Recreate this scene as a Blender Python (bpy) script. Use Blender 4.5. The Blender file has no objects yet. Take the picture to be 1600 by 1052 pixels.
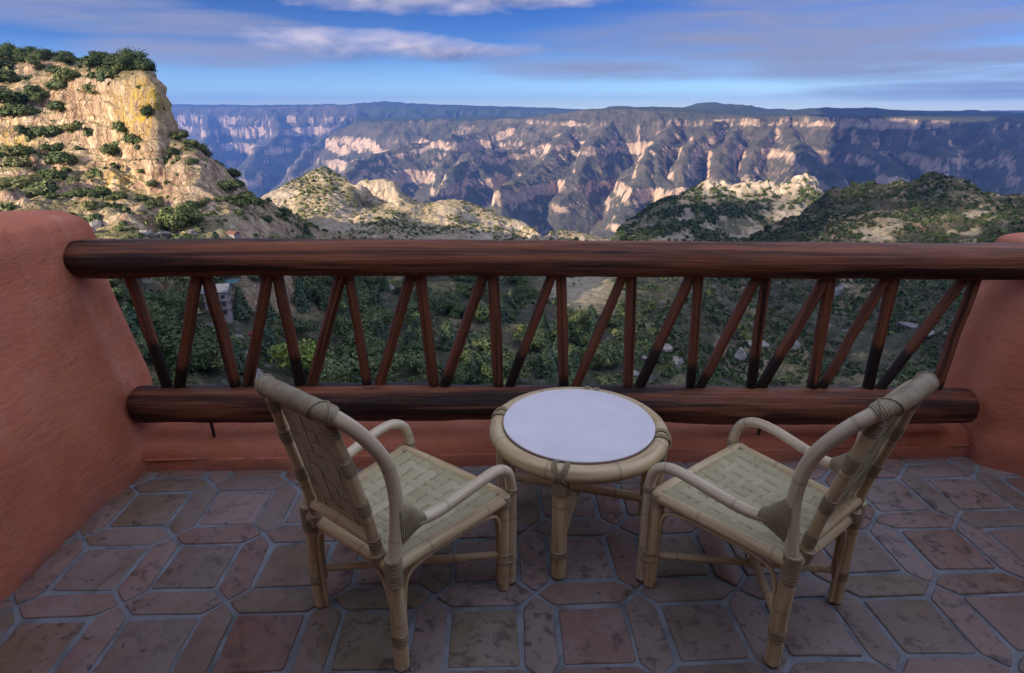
import bpy, bmesh, math, random
import numpy as np
from mathutils import Vector, Matrix
rng = np.random.default_rng(11)
random.seed(5)
SC = bpy.context.scene
COL = SC.collection
R = math.radians

# ------------------------------------------------------------------ camera geometry (real place: eye 1.6 m above the terrace)
F, HOR, EYE = 940.0, 178.0, 1.6
PITCH = math.atan((526 - HOR) / F)
SP, CP = math.sin(PITCH), math.cos(PITCH)
def W(u, v, y):
    """world point seen in direction (u,v) at distance y ahead"""
    u = np.asarray(u, float); v = np.asarray(v, float)
    xc = (u - 800) / F; yc = (526 - v) / F
    t = y / (CP + yc * SP)
    return np.stack(np.broadcast_arrays(xc * t, np.asarray(y, float) + 0 * t, EYE + t * (-SP + yc * CP)), -1)
def WZ(u, v, z):
    xc = (u - 800) / F; yc = (526 - v) / F
    t = (z - EYE) / (-SP + yc * CP)
    return np.array([xc * t, t * (CP + yc * SP), z])

# ------------------------------------------------------------------ numpy noise
def _h(ix, iy, iz, s):
    h = (ix.astype(np.uint32) * np.uint32(374761393) + iy.astype(np.uint32) * np.uint32(668265263)
         + iz.astype(np.uint32) * np.uint32(2246822519) + np.uint32(s * 3266489917 & 0xffffffff))
    h = (h ^ (h >> np.uint32(13))) * np.uint32(1274126177)
    h = (h ^ (h >> np.uint32(16)))
    return (h & np.uint32(0xffffff)).astype(np.float32) / 8388607.5 - 1.0
def vnoise(x, y, z=None, s=0):
    x = np.asarray(x, np.float64); y = np.asarray(y, np.float64)
    x, y = np.broadcast_arrays(x, y)
    fx = np.floor(x); fy = np.floor(y)
    ix = fx.astype(np.int64) & 0xffffffff; iy = fy.astype(np.int64) & 0xffffffff
    tx = (x - fx).astype(np.float32); ty = (y - fy).astype(np.float32)
    sx = tx * tx * tx * (tx * (tx * 6 - 15) + 10); sy = ty * ty * ty * (ty * (ty * 6 - 15) + 10)
    one = 1
    ix1 = (ix + 1) & 0xffffffff; iy1 = (iy + 1) & 0xffffffff
    def layer(iz):
        a = _h(ix, iy, iz, s); b = _h(ix1, iy, iz, s); c = _h(ix, iy1, iz, s); d = _h(ix1, iy1, iz, s)
        ab = a + (b - a) * sx; cd = c + (d - c) * sx
        return ab + (cd - ab) * sy
    if z is None:
        return layer(np.zeros_like(ix))
    z = np.broadcast_to(np.asarray(z, np.float64), x.shape)
    fz = np.floor(z); iz = fz.astype(np.int64) & 0xffffffff
    tz = (z - fz).astype(np.float32); sz = tz * tz * tz * (tz * (tz * 6 - 15) + 10)
    a = layer(iz); b = layer((iz + 1) & 0xffffffff)
    return a + (b - a) * sz
def fbm(x, y, z=None, o=4, s=0, g=.5, l=2.03):
    t = 0; a = 1; k = 1.0; n = 0
    for i in range(o):
        t = t + a * vnoise(x * k + 17.3 * i, y * k + 9.1 * i, None if z is None else z * k + 5.7 * i, s + i)
        n += a; a *= g; k *= l
    return t / n
def ridged(x, y, z=None, o=4, s=0, g=.5):
    t = 0; a = 1; k = 1.0; n = 0
    for i in range(o):
        t = t + a * (1 - 2 * np.abs(vnoise(x * k + 7.3 * i, y * k + 3.1 * i, None if z is None else z * k, s + i)))
        n += a; a *= g; k *= 2.07
    return t / n
def sstep(a, b, x):
    t = np.clip((x - a) / (b - a), 0, 1); return t * t * (3 - 2 * t)

# ------------------------------------------------------------------ object helpers
def tag(o, label=None, cat=None, group=None, kind=None):
    if label: o['label'] = label
    if cat: o['category'] = cat
    if group: o['group'] = group
    if kind: o['kind'] = kind
    return o
def empty(name, loc=(0, 0, 0), rz=0):
    o = bpy.data.objects.new(name, None); COL.objects.link(o)
    o.location = loc; o.rotation_euler = (0, 0, rz); o.empty_display_size = .2
    return o
def link(name, me, parent=None):
    o = bpy.data.objects.new(name, me); COL.objects.link(o)
    if parent: o.parent = parent
    return o
def np_mesh(name, V, Fq, mats, smooth=True, uv=None, mi=None):
    """V (n,3), Fq (m,4) int array, uv per loop (m*4,2)"""
    V = np.ascontiguousarray(V, np.float32); Fq = np.ascontiguousarray(Fq, np.int32)
    k = Fq.shape[1]
    me = bpy.data.meshes.new(name)
    me.vertices.add(len(V)); me.vertices.foreach_set('co', V.ravel())
    me.loops.add(Fq.size); me.loops.foreach_set('vertex_index', Fq.ravel())
    me.polygons.add(len(Fq)); me.polygons.foreach_set('loop_start', np.arange(0, Fq.size, k, dtype=np.int32))
    me.polygons.foreach_set('loop_total', np.full(len(Fq), k, np.int32)) if bpy.app.version < (4, 1) else None
    if smooth: me.polygons.foreach_set('use_smooth', np.ones(len(Fq), bool))
    if mi is not None: me.polygons.foreach_set('material_index', np.asarray(mi, np.int32))
    me.update(calc_edges=True)
    if uv is not None:
        l = me.uv_layers.new(name='UVMap'); l.data.foreach_set('uv', np.ascontiguousarray(uv, np.float32).ravel())
    for m in (mats if isinstance(mats, (list, tuple)) else [mats]): me.materials.append(m)
    me.validate()
    return me
def grid_faces(nr, nc):
    i = np.arange(nr * nc).reshape(nr, nc)
    return np.stack([i[:-1, :-1], i[:-1, 1:], i[1:, 1:], i[1:, :-1]], -1).reshape(-1, 4)

class MB:
    """collects shapes into one mesh with UVs (u round the tube, v along it, in metres)"""
    def __init__(s): s.v = []; s.f = []; s.uv = []; s.sm = []
    def add(s, verts, faces, uvs=None, smooth=True):
        b = len(s.v); s.v += [tuple(map(float, p)) for p in verts]
        for i, f in enumerate(faces):
            s.f.append([b + j for j in f]); s.sm.append(smooth)
            s.uv.append(uvs[i] if uvs else [(verts[j][0], verts[j][1]) for j in f])
    def box(s, lo, hi, M=None):
        p = [(x, y, z) for z in (lo[2], hi[2]) for y in (lo[1], hi[1]) for x in (lo[0], hi[0])]
        if M is not None: p = [tuple(M @ Vector(q)) for q in p]
        s.add(p, [(0, 2, 3, 1), (4, 5, 7, 6), (0, 1, 5, 4), (2, 6, 7, 3), (0, 4, 6, 2), (1, 3, 7, 5)], smooth=False)
    def tube(s, path, rad, n=14, closed=False, cap=True, wob=0., seed=0):
        P = np.asarray(path, float); m = len(P)
        r = np.broadcast_to(np.asarray(rad, float), (m,))
        if closed: T = np.roll(P, -1, 0) - np.roll(P, 1, 0)
        else: T = np.gradient(P, axis=0)
        T /= np.linalg.norm(T, axis=1)[:, None] + 1e-12
        ref = np.array([0, 0, 1.]) if abs(T[0][2]) < .9 else np.array([1., 0, 0])
        N = np.cross(T[0], ref); N /= np.linalg.norm(N); Ns = [N]
        for i in range(1, m):
            N = Ns[-1] - T[i] * np.dot(Ns[-1], T[i]); N /= np.linalg.norm(N) + 1e-12; Ns.append(N)
        Ns = np.array(Ns); Bs = np.cross(T, Ns)
        a = np.arange(n) / n * 2 * math.pi
        L = np.concatenate([[0], np.cumsum(np.linalg.norm(np.diff(P, axis=0), axis=1))])
        rr = np.repeat(r[:, None], n, 1)
        if wob:
            rr = rr * (1 + wob * fbm(np.cos(a)[None] * 1.3 + seed * 3.1 + 0 * rr, np.sin(a)[None] * 1.3 + 0 * rr, L[:, None] * 5 + 0 * rr, 3, seed))
        V = P[:, None] + rr[..., None] * (np.cos(a)[None, :, None] * Ns[:, None] + np.sin(a)[None, :, None] * Bs[:, None])
        fs = []; us = []
        for i in range(m if closed else m - 1):
            i2 = (i + 1) % m
            la, lb = L[i], (L[i + 1] if i + 1 < m else L[i] + np.linalg.norm(P[0] - P[-1]))
            for j in range(n):
                j2 = (j + 1) % n
                fs.append((i * n + j, i * n + j2, i2 * n + j2, i2 * n + j))
                u0, u1 = j / n, (j + 1) / n
                us.append([(u0, la), (u1, la), (u1, lb), (u0, lb)])
        V = V.reshape(-1, 3)
        s.add(V, fs, us)
        if cap and not closed:
            for e, ring in ((0, range(n)), (m - 1, range(n))):
                ids = [e * n + j for j in ring]
                vv = [V[k] for k in ids]
                s.add(vv, [list(range(n))[::(-1 if e == 0 else 1)]], [[(.5 + .3 * math.cos(x), L[e]) for x in a][::(-1 if e == 0 else 1)]], smooth=False)
        return s
    def build(s, name, mat, parent=None):
        me = bpy.data.meshes.new(name)
        me.from_pydata(s.v, [], s.f)
        l = me.uv_layers.new(name='UVMap')
        l.data.foreach_set('uv', np.array([c for f in s.uv for c in f], np.float32).ravel())
        me.polygons.foreach_set('use_smooth', s.sm)
        for m in (mat if isinstance(mat, (list, tuple)) else [mat]): me.materials.append(m)
        bm = bmesh.new(); bm.from_mesh(me); bmesh.ops.recalc_face_normals(bm, faces=bm.faces[:]); bm.to_mesh(me); bm.free()
        return link(name, me, parent)
def spline(pts, per=8, closed=False):
    P = [np.asarray(p, float) for p in pts]; n = len(P); out = []
    for i in range(n if closed else n - 1):
        if closed: p0, p1, p2, p3 = P[(i - 1) % n], P[i], P[(i + 1) % n], P[(i + 2) % n]
        else: p0, p1, p2, p3 = P[max(i - 1, 0)], P[i], P[i + 1], P[min(i + 2, n - 1)]
        for k in range(per):
            t = k / per
            out.append(.5 * (2 * p1 + (p2 - p0) * t + (2 * p0 - 5 * p1 + 4 * p2 - p3) * t * t + (3 * p1 - p0 - 3 * p2 + p3) * t ** 3))
    if not closed: out.append(P[-1])
    return np.array(out)
def line(a, b, n=12):
    t = np.linspace(0, 1, n)[:, None]; return np.asarray(a, float) * (1 - t) + np.asarray(b, float) * t

# ------------------------------------------------------------------ materials
class NT:
    def __init__(s, name):
        s.m = bpy.data.materials.new(name); s.m.use_nodes = True
        s.t = s.m.node_tree; s.t.nodes.clear()
        s.out = s.n('ShaderNodeOutputMaterial'); s.b = s.n('ShaderNodeBsdfPrincipled')
        s.l(s.b.outputs[0], s.out.inputs[0])
    def n(s, t, **kw):
        x = s.t.nodes.new(t)
        for k, v in kw.items(): setattr(x, k, v)
        return x
    def l(s, a, b): s.t.links.new(a, b)
    def val(s, inp, v):
        if hasattr(v, 'is_output'): s.l(v, inp)
        else: inp.default_value = v
    def coord(s, which='Object'): return s.n('ShaderNodeTexCoord').outputs[which]
    def pos(s): return s.n('ShaderNodeNewGeometry').outputs['Position']
    def map(s, v, scale=(1, 1, 1), loc=(0, 0, 0)):
        m = s.n('ShaderNodeMapping'); s.l(v, m.inputs[0]); m.inputs['Scale'].default_value = scale; m.inputs['Location'].default_value = loc
        return m.outputs[0]
    def noise(s, v, scale, det=4, rough=.5, dist=0, out='Fac'):
        x = s.n('ShaderNodeTexNoise'); s.l(v, x.inputs['Vector'])
        x.inputs['Scale'].default_value = scale; x.inputs['Detail'].default_value = det
        x.inputs['Roughness'].default_value = rough; x.inputs['Distortion'].default_value = dist
        return x.outputs[out]
    def vor(s, v, scale, feat='F1', out='Distance'):
        x = s.n('ShaderNodeTexVoronoi', feature=feat); s.l(v, x.inputs['Vector']); x.inputs['Scale'].default_value = scale
        return x.outputs[out]
    def ramp(s, f, stops, ease='LINEAR'):
        x = s.n('ShaderNodeValToRGB'); s.val(x.inputs[0], f); e = x.color_ramp.elements; x.color_ramp.interpolation = ease
        while len(e) < len(stops): e.new(.5)
        for i, (p, c) in enumerate(stops):
            e[i].position = p
            e[i].color = (c, c, c, 1) if not isinstance(c, (tuple, list)) else tuple(c[:3]) + (1,)
        return x.outputs[0]
    def mix(s, f, a, b, mode='MIX'):
        x = s.n('ShaderNodeMix', data_type='RGBA', blend_type=mode)
        s.val(x.inputs[0], f)
        for i, c in ((6, a), (7, b)):
            if hasattr(c, 'is_output'): s.l(c, x.inputs[i])
            else: x.inputs[i].default_value = tuple(c[:3]) + (1,)
        return x.outputs[2]
    def math(s, op, a, b=0., c=None, clamp=False):
        x = s.n('ShaderNodeMath', operation=op, use_clamp=clamp); s.val(x.inputs[0], a); s.val(x.inputs[1], b)
        if c is not None: s.val(x.inputs[2], c)
        return x.outputs[0]
    def sep(s, v):
        x = s.n('ShaderNodeSeparateXYZ'); s.l(v, x.inputs[0]); return x.outputs
    def rnd(s, which='Random Per Island'):
        return s.n('ShaderNodeNewGeometry').outputs[which]
    def attr(s, name):
        x = s.n('ShaderNodeAttribute'); x.attribute_name = name; return x.outputs['Fac']
    def bump(s, h, st=.3, d=.01, nrm=None):
        x = s.n('ShaderNodeBump'); s.l(h, x.inputs['Height']); x.inputs['Strength'].default_value = st; x.inputs['Distance'].default_value = d
        if nrm: s.l(nrm, x.inputs['Normal'])
        return x.outputs[0]
    def fin(s, col=None, rough=.6, nrm=None, spec=.5):
        if col is not None:
            if hasattr(col, 'is_output'): s.l(col, s.b.inputs['Base Color'])
            else: s.b.inputs['Base Color'].default_value = tuple(col[:3]) + (1,)
        s.val(s.b.inputs['Roughness'], rough)
        s.b.inputs['Specular IOR Level'].default_value = spec
        if nrm: s.l(nrm, s.b.inputs['Normal'])
        return s.m

M = {}
def m_stucco():
    t = NT('terracotta_stucco'); p = t.pos()
    big = t.noise(p, 1.3, 4, .6); mid = t.noise(p, 6, 5, .6); fine = t.noise(p, 60, 4, .6); sm = t.noise(t.map(p, (3, 3, 14)), 3, 4, .6)
    c = t.ramp(big, [(.3, (.40, .118, .062)), (.5, (.52, .165, .088)), (.72, (.60, .215, .12))])
    c = t.mix(t.ramp(mid, [(.45, 0), (.75, .35)]), c, (.56, .25, .18))
    c = t.mix(t.ramp(sm, [(.55, 0), (.8, .35)]), c, (.27, .085, .055))
    wv = t.n('ShaderNodeVectorMath', operation='MULTIPLY_ADD'); t.l(t.noise(p, 3., 4, .6, 0, 'Color'), wv.inputs[0]); wv.inputs[1].default_value = (.5, .5, .5); t.l(p, wv.inputs[2])
    ck = t.math('MULTIPLY', t.ramp(t.vor(wv.outputs[0], 1.6, 'DISTANCE_TO_EDGE'), [(0, 1), (.006, 0)]), t.ramp(t.noise(p, 1.1, 3, .5), [(.52, 0), (.6, 1)]))
    c = t.mix(t.math('MULTIPLY', ck, .35), c, (.18, .06, .045))
    dr = t.noise(t.map(p, (9, 9, .5)), 1., 4, .6); c = t.mix(t.ramp(dr, [(.56, 0), (.72, .3)]), c, (.60, .30, .22))
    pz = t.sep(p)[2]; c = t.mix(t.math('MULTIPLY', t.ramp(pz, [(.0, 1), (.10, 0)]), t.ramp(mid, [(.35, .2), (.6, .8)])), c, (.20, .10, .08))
    c = t.mix(t.ramp(t.noise(p, 3.1, 5, .65, 1.), [(.57, 0), (.63, .28)]), c, (.36, .12, .085))
    h = t.math('ADD', t.math('MULTIPLY', mid, .6), t.math('ADD', t.math('MULTIPLY', fine, .16), t.math('MULTIPLY', sm, .25)))
    return t.fin(c, .88, t.bump(h, .5, .035), .2)
def m_log(name='dark_varnished_log', charred=False, stain=.51):
    t = NT(name); uv = t.coord('UV')
    x, y, z = t.sep(uv)[:3]
    o = t.n('ShaderNodeCombineXYZ')
    ang = t.math('MULTIPLY', x, 6.28318)
    t.l(t.math('COSINE', ang), o.inputs[0]); t.l(t.math('SINE', ang), o.inputs[1]); t.l(t.math('MULTIPLY', y, .55), o.inputs[2])
    oi = t.n('ShaderNodeObjectInfo').outputs['Random']
    vv = t.n('ShaderNodeVectorMath', operation='ADD'); t.l(o.outputs[0], vv.inputs[0]); cx = t.n('ShaderNodeCombineXYZ'); t.l(t.math('MULTIPLY', oi, 37.), cx.inputs[2]); t.l(cx.outputs[0], vv.inputs[1]); v = vv.outputs[0]
    g = t.noise(t.map(v, (1, 1, .7)), 3.2, 7, .66, .4); patch = t.noise(v, 1.1, 5, .62, .6); fine = t.noise(t.map(v, (9, 9, 1.5)), 3, 4, .6); wear = t.noise(t.map(v, (1.2, 1.2, .6)), 2.3, 6, .7, .8)
    c = t.ramp(g, [(.3, (.030, .011, .006)), (.44, (.13, .040, .018)), (.58, (.22, .072, .030)), (.78, (.32, .125, .058))])
    c = t.mix(t.ramp(patch, [(stain, 0), (stain + .12, .92)]), c, (.011, .005, .004))
    kn = t.vor(t.map(v, (1, 1, 2.2)), 1.5)
    c = t.mix(t.ramp(kn, [(.08, .9), (.17, 0)]), c, (.010, .005, .004))
    c = t.mix(t.ramp(wear, [(.58, 0), (.72, .55)]), c, (.30, .15, .095))
    c = t.mix(t.ramp(fine, [(.64, 0), (.8, .35)]), c, (.25, .13, .09))
    if charred:     # the feet of the poles are stained black to different heights
        hgt = t.math('ADD', .03, t.math('MULTIPLY', t.math('POWER', oi, 1.6), .26))
        k = t.math('DIVIDE', t.math('SUBTRACT', t.math('ADD', y, t.math('MULTIPLY', t.math('SUBTRACT', g, .5), .06)), hgt), .035)
        c = t.mix(t.ramp(k, [(0, .95), (1, 0)]), c, (.010, .006, .005))
    return t.fin(c, t.ramp(wear, [(.3, .42), (.7, .6)]), t.bump(t.math('ADD', t.math('ADD', g, wear), t.math('MULTIPLY', fine, .5)), .6, .011), .28)
def m_cane(name, pale, mid, dark, rough=.38):
    t = NT(name); uv = t.coord('UV'); x, y, z = t.sep(uv)[:3]
    oi = t.n('ShaderNodeObjectInfo').outputs['Random']
    o = t.n('ShaderNodeCombineXYZ'); ang = t.math('MULTIPLY', x, 6.28318)
    t.l(t.math('COSINE', ang), o.inputs[0]); t.l(t.math('SINE', ang), o.inputs[1]); t.l(t.math('ADD', t.math('MULTIPLY', y, 3.), t.math('MULTIPLY', oi, 53.)), o.inputs[2])
    v = o.outputs[0]
    b = t.noise(v, 1.2, 4, .6); st = t.noise(t.map(v, (6, 6, .5)), 2.5, 3, .6)
    c = t.ramp(b, [(.3, dark), (.5, mid), (.7, pale)])
    c = t.mix(t.ramp(st, [(.5, 0), (.8, .4)]), c, dark)
    # nodes of the cane, every 20-odd cm
    w = t.math('FRACT', t.math('ADD', t.math('MULTIPLY', y, 4.2), t.math('MULTIPLY', oi, 7.)))
    ring = t.ramp(w, [(0, 0), (.93, 0), (.965, 1), (1, 0)])
    c = t.mix(t.math('MULTIPLY', ring, .4), c, tuple(q * .45 for q in dark))
    h = t.math('ADD', t.math('MULTIPLY', st, .3), t.math('MULTIPLY', ring, .5))
    return t.fin(c, t.ramp(b, [(.3, rough + .08), (.7, rough)]), t.bump(h, .35, .003), .45)
def m_wrap():
    t = NT('cane_binding'); uv = t.coord('UV'); x, y, z = t.sep(uv)[:3]
    p = t.coord('Object'); b = t.noise(p, 22, 4, .6)
    s = t.math('SINE', t.math('ADD', t.math('MULTIPLY', y, 1100.), t.math('MULTIPLY', x, 6.283)))
    c = t.ramp(b, [(.3, (.25, .19, .10)), (.5, (.37, .30, .175)), (.72, (.45, .39, .25))])
    c = t.mix(t.ramp(s, [(0, .5), (.35, 0)]), c, (.17, .12, .06))
    return t.fin(c, .5, t.bump(s, .5, .0015), .4)
def m_weave():
    t = NT('woven_cane_strip'); uv = t.coord('UV'); x, y, z = t.sep(uv)[:3]
    oi = t.rnd()
    p = t.coord('Object'); b = t.noise(p, 14, 4, .6)
    vv = t.n('ShaderNodeCombineXYZ'); t.l(t.math('MULTIPLY', x, 9.), vv.inputs[0]); t.l(t.math('MULTIPLY', y, 1.2), vv.inputs[1]); t.l(t.math('MULTIPLY', oi, 91.), vv.inputs[2])
    st = t.noise(vv.outputs[0], 6, 3, .7)
    c = t.ramp(t.math('ADD', t.math('MULTIPLY', oi, .5), t.math('MULTIPLY', b, .5)), [(.2, (.37, .315, .17)), (.5, (.47, .415, .24)), (.8, (.56, .50, .31))])
    c = t.mix(t.ramp(st, [(.46, 0), (.7, .6)]), c, (.22, .17, .085))
    return t.fin(c, .55, t.bump(st, .5, .003), .4)
def m_disc():
    t = NT('pale_stone_top'); p = t.coord('Object'); b = t.noise(p, 7, 5, .6); f = t.noise(p, 80, 3, .6); d = t.noise(p, 3, 3, .5)
    c = t.ramp(b, [(.3, (.73, .69, .70)), (.7, (.80, .77, .78))])
    c = t.mix(t.ramp(f, [(.68, 0), (.78, .35)]), c, (.45, .42, .42))
    sc = t.noise(t.map(p, (40, 2.5, 1)), 3, 3, .6)
    c = t.mix(t.ramp(sc, [(.64, 0), (.72, .25)]), c, (.52, .50, .50))
    rg = t.n('ShaderNodeVectorMath', operation='DISTANCE'); t.l(p, rg.inputs[0]); rg.inputs[1].default_value = (.09, .03, .48)
    c = t.mix(t.ramp(t.math('ABSOLUTE', t.math('SUBTRACT', rg.outputs['Value'], .042)), [(0, .22), (.0035, 0)]), c, (.50, .46, .44))
    return t.fin(c, t.ramp(d, [(.3, .30), (.7, .55)]), t.bump(f, .06, .002), .45)
def m_disc_edge():
    t = NT('disc_edge'); p = t.coord('Object'); b = t.noise(p, 40, 4, .6)
    return t.fin(t.ramp(b, [(.3, (.20, .14, .12)), (.7, (.34, .25, .22))]), .7)
def m_tile():
    t = NT('clay_tile'); p = t.pos(); r = t.rnd()
    off = t.n('ShaderNodeVectorMath', operation='ADD'); cx = t.n('ShaderNodeCombineXYZ'); t.l(t.math('MULTIPLY', r, 83.), cx.inputs[2]); t.l(p, off.inputs[0]); t.l(cx.outputs[0], off.inputs[1]); q = off.outputs[0]
    big = t.noise(q, 6, 5, .62, .4); mid = t.noise(q, 17, 5, .65, .6); f = t.noise(q, 90, 4, .6); sp = t.noise(q, 30, 3, .5)
    c = t.ramp(r, [(0, (.185, .085, .06)), (.2, (.21, .15, .135)), (.4, (.155, .12, .098)), (.6, (.24, .175, .16)), (.78, (.20, .115, .09)), (.9, (.155, .13, .075)), (1, (.19, .115, .10))])
    c = t.mix(t.ramp(big, [(.42, 0), (.7, .6)]), c, (.26, .205, .19))
    c = t.mix(t.math('MULTIPLY', t.ramp(mid, [(.52, 0), (.64, .75)]), t.ramp(t.math('FRACT', t.math('MULTIPLY', r, 7.3)), [(.1, .3), (.5, 1.)])), c, (.058, .043, .04))
    c = t.mix(t.ramp(big, [(.28, .6), (.42, 0)]), c, (.19, .135, .075))
    c = t.mix(t.ramp(sp, [(.66, 0), (.72, .8)]), c, (.045, .034, .03))
    h = t.math('ADD', t.math('MULTIPLY', mid, .6), t.math('MULTIPLY', f, .2))
    return t.fin(c, t.ramp(big, [(.3, .42), (.7, .68)]), t.bump(h, .4, .006), .4)
def m_grout():
    t = NT('grey_grout'); p = t.pos(); a = t.noise(p, 9, 5, .65); f = t.noise(p, 120, 3, .6)
    c = t.ramp(a, [(.3, (.10, .105, .11)), (.5, (.185, .20, .22)), (.75, (.255, .275, .305))])
    return t.fin(c, .85, t.bump(t.math('ADD', f, a), .4, .004), .2)
def m_plain(name, c, rough=.6, var=.25, sc=8., metal=0.):
    t = NT(name); p = t.coord('Object'); a = t.noise(p, sc, 4, .6)
    k = t.ramp(a, [(.25, tuple(x * (1 - var) for x in c)), (.75, tuple(min(1, x * (1 + var)) for x in c))])
    t.b.inputs['Metallic'].default_value = metal
    return t.fin(k, rough, t.bump(a, .2, .01))
def m_leaf(name, cols, rough=.6):
    t = NT(name); r = t.rnd(); o = t.n('ShaderNodeObjectInfo').outputs['Random']
    f = t.math('ADD', t.math('MULTIPLY', r, .5), t.math('MULTIPLY', o, .5))
    n = len(cols)
    c = t.ramp(f, [(.12 + .76 * i / (n - 1), cols[i]) for i in range(n)])
    t.b.inputs['Subsurface Weight'].default_value = 0
    return t.fin(c, rough, None, .25)
def m_scrub(name, cols):
    t = NT(name); r = t.attr('tone')
    c = t.ramp(r, [(i / (len(cols) - 1), cols[i]) for i in range(len(cols))])
    return t.fin(c, .7, None, .2)
def m_terrain():
    """near slopes and cliff: rock where steep, dry grass and earth where not; lichen stains on the big wall"""
    t = NT('slope_rock_and_earth'); g = t.n('ShaderNodeNewGeometry'); p = g.outputs['Position']; nz = t.sep(g.outputs['True Normal'])[2]
    a = t.noise(p, .05, 5, .6); b = t.noise(p, .25, 6, .65, .4); f = t.noise(p, 1.6, 6, .7)
    vs = t.map(p, (1, 1, .13)); st = t.noise(vs, .28, 6, .65, .5); st2 = t.noise(vs, .9, 5, .65)
    rock = t.ramp(st, [(.33, (.20, .125, .085)), (.45, (.40, .265, .175)), (.55, (.60, .44, .285)), (.70, (.70, .58, .42))])
    rock = t.mix(t.ramp(b, [(.5, 0), (.72, .7)]), rock, (.34, .265, .205))
    rock = t.mix(t.ramp(st2, [(.3, .65), (.45, 0)]), rock, (.15, .11, .085))
    wv = t.n('ShaderNodeVectorMath', operation='MULTIPLY_ADD'); t.l(t.noise(p, .12, 4, .6, 0, 'Color'), wv.inputs[0]); wv.inputs[1].default_value = (9, 9, 9); t.l(vs, wv.inputs[2])
    c1 = t.vor(wv.outputs[0], .14, 'DISTANCE_TO_EDGE'); c2 = t.vor(t.map(wv.outputs[0], (1, 1, 2.2)), .42, 'DISTANCE_TO_EDGE')
    ck = t.math('MAXIMUM', t.ramp(c1, [(0, 1), (.05, 0)]), t.math('MULTIPLY', t.ramp(c2, [(0, 1), (.06, 0)]), .35))
    rock = t.mix(t.math('MULTIPLY', ck, .5), rock, (.13, .085, .055))
    big_ = t.noise(t.map(p, (1, 1, .35)), .055, 5, .6, .6)
    rock = t.mix(t.ramp(big_, [(.5, 0), (.64, .6)]), rock, (.30, .20, .155))
    yl = t.attr('lichen')
    rock = t.mix(t.math('MULTIPLY', yl, t.ramp(t.noise(vs, .55, 5, .7, .6), [(.44, 0), (.56, 1)])), rock, (.52, .36, .05))
    soil = t.ramp(b, [(.3, (.10, .10, .045)), (.48, (.19, .165, .08)), (.6, (.34, .27, .14)), (.78, (.44, .36, .23))])
    soil = t.mix(t.ramp(f, [(.5, 0), (.66, .8)]), soil, (.07, .085, .038))
    soil = t.mix(t.ramp(t.noise(p, .9, 4, .6), [(.62, 0), (.7, .8)]), soil, (.46, .41, .34))
    m = t.math('ADD', nz, t.math('MULTIPLY', t.math('SUBTRACT', b, .5), .55))
    c = t.mix(t.ramp(m, [(.68, 0), (.86, 1)]), rock, soil)
    c = t.mix(t.math('MULTIPLY', t.attr('pale'), t.ramp(b, [(.35, .35), (.55, 1.)])), c, t.mix(t.ramp(f, [(.35, 0), (.6, 1)]), (.30, .25, .15), (.56, .47, .34)))  # pale rocky ground, painted in to brighten the sunlit patches
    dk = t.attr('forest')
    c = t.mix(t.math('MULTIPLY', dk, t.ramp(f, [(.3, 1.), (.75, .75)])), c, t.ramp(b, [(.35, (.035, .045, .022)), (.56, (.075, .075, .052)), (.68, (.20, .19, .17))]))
    h = t.math('SUBTRACT', t.math('ADD', t.math('MULTIPLY', f, .5), t.math('ADD', t.math('MULTIPLY', st2, .8), b)), t.math('MULTIPLY', ck, .5))
    return t.fin(c, .9, t.bump(h, .9, 1.5), .15)
def m_hill():
    t = NT('scrubby_hill'); g = t.n('ShaderNodeNewGeometry'); p = g.outputs['Position']; nz = t.sep(g.outputs['True Normal'])[2]
    a = t.noise(p, .012, 5, .6); b = t.noise(p, .05, 6, .65, .4); f = t.noise(p, .22, 5, .7); vs = t.map(p, (1, 1, .2)); st = t.noise(vs, .12, 6, .65, .4)
    rock = t.ramp(st, [(.3, (.25, .19, .14)), (.5, (.43, .35, .265)), (.7, (.57, .49, .385))])
    soil = t.ramp(b, [(.3, (.18, .15, .085)), (.5, (.31, .25, .155)), (.7, (.42, .33, .22))])
    soil = t.mix(t.ramp(f, [(.52, 0), (.64, .85)]), soil, (.085, .095, .045))
    soil = t.mix(t.ramp(t.noise(p, .11, 5, .65), [(.52, 0), (.62, .8)]), soil, (.50, .42, .32))
    m = t.math('ADD', nz, t.math('MULTIPLY', t.math('SUBTRACT', b, .5), .5))
    c = t.mix(t.ramp(m, [(.62, 0), (.78, 1)]), rock, soil)
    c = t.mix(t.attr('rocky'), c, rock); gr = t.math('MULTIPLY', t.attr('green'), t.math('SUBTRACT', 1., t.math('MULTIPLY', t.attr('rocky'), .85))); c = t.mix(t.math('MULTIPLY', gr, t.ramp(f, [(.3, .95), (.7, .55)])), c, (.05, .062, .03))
    h = t.math('ADD', f, t.math('MULTIPLY', b, 2.))
    return t.fin(c, .9, t.bump(h, .8, 5.), .15)
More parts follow.
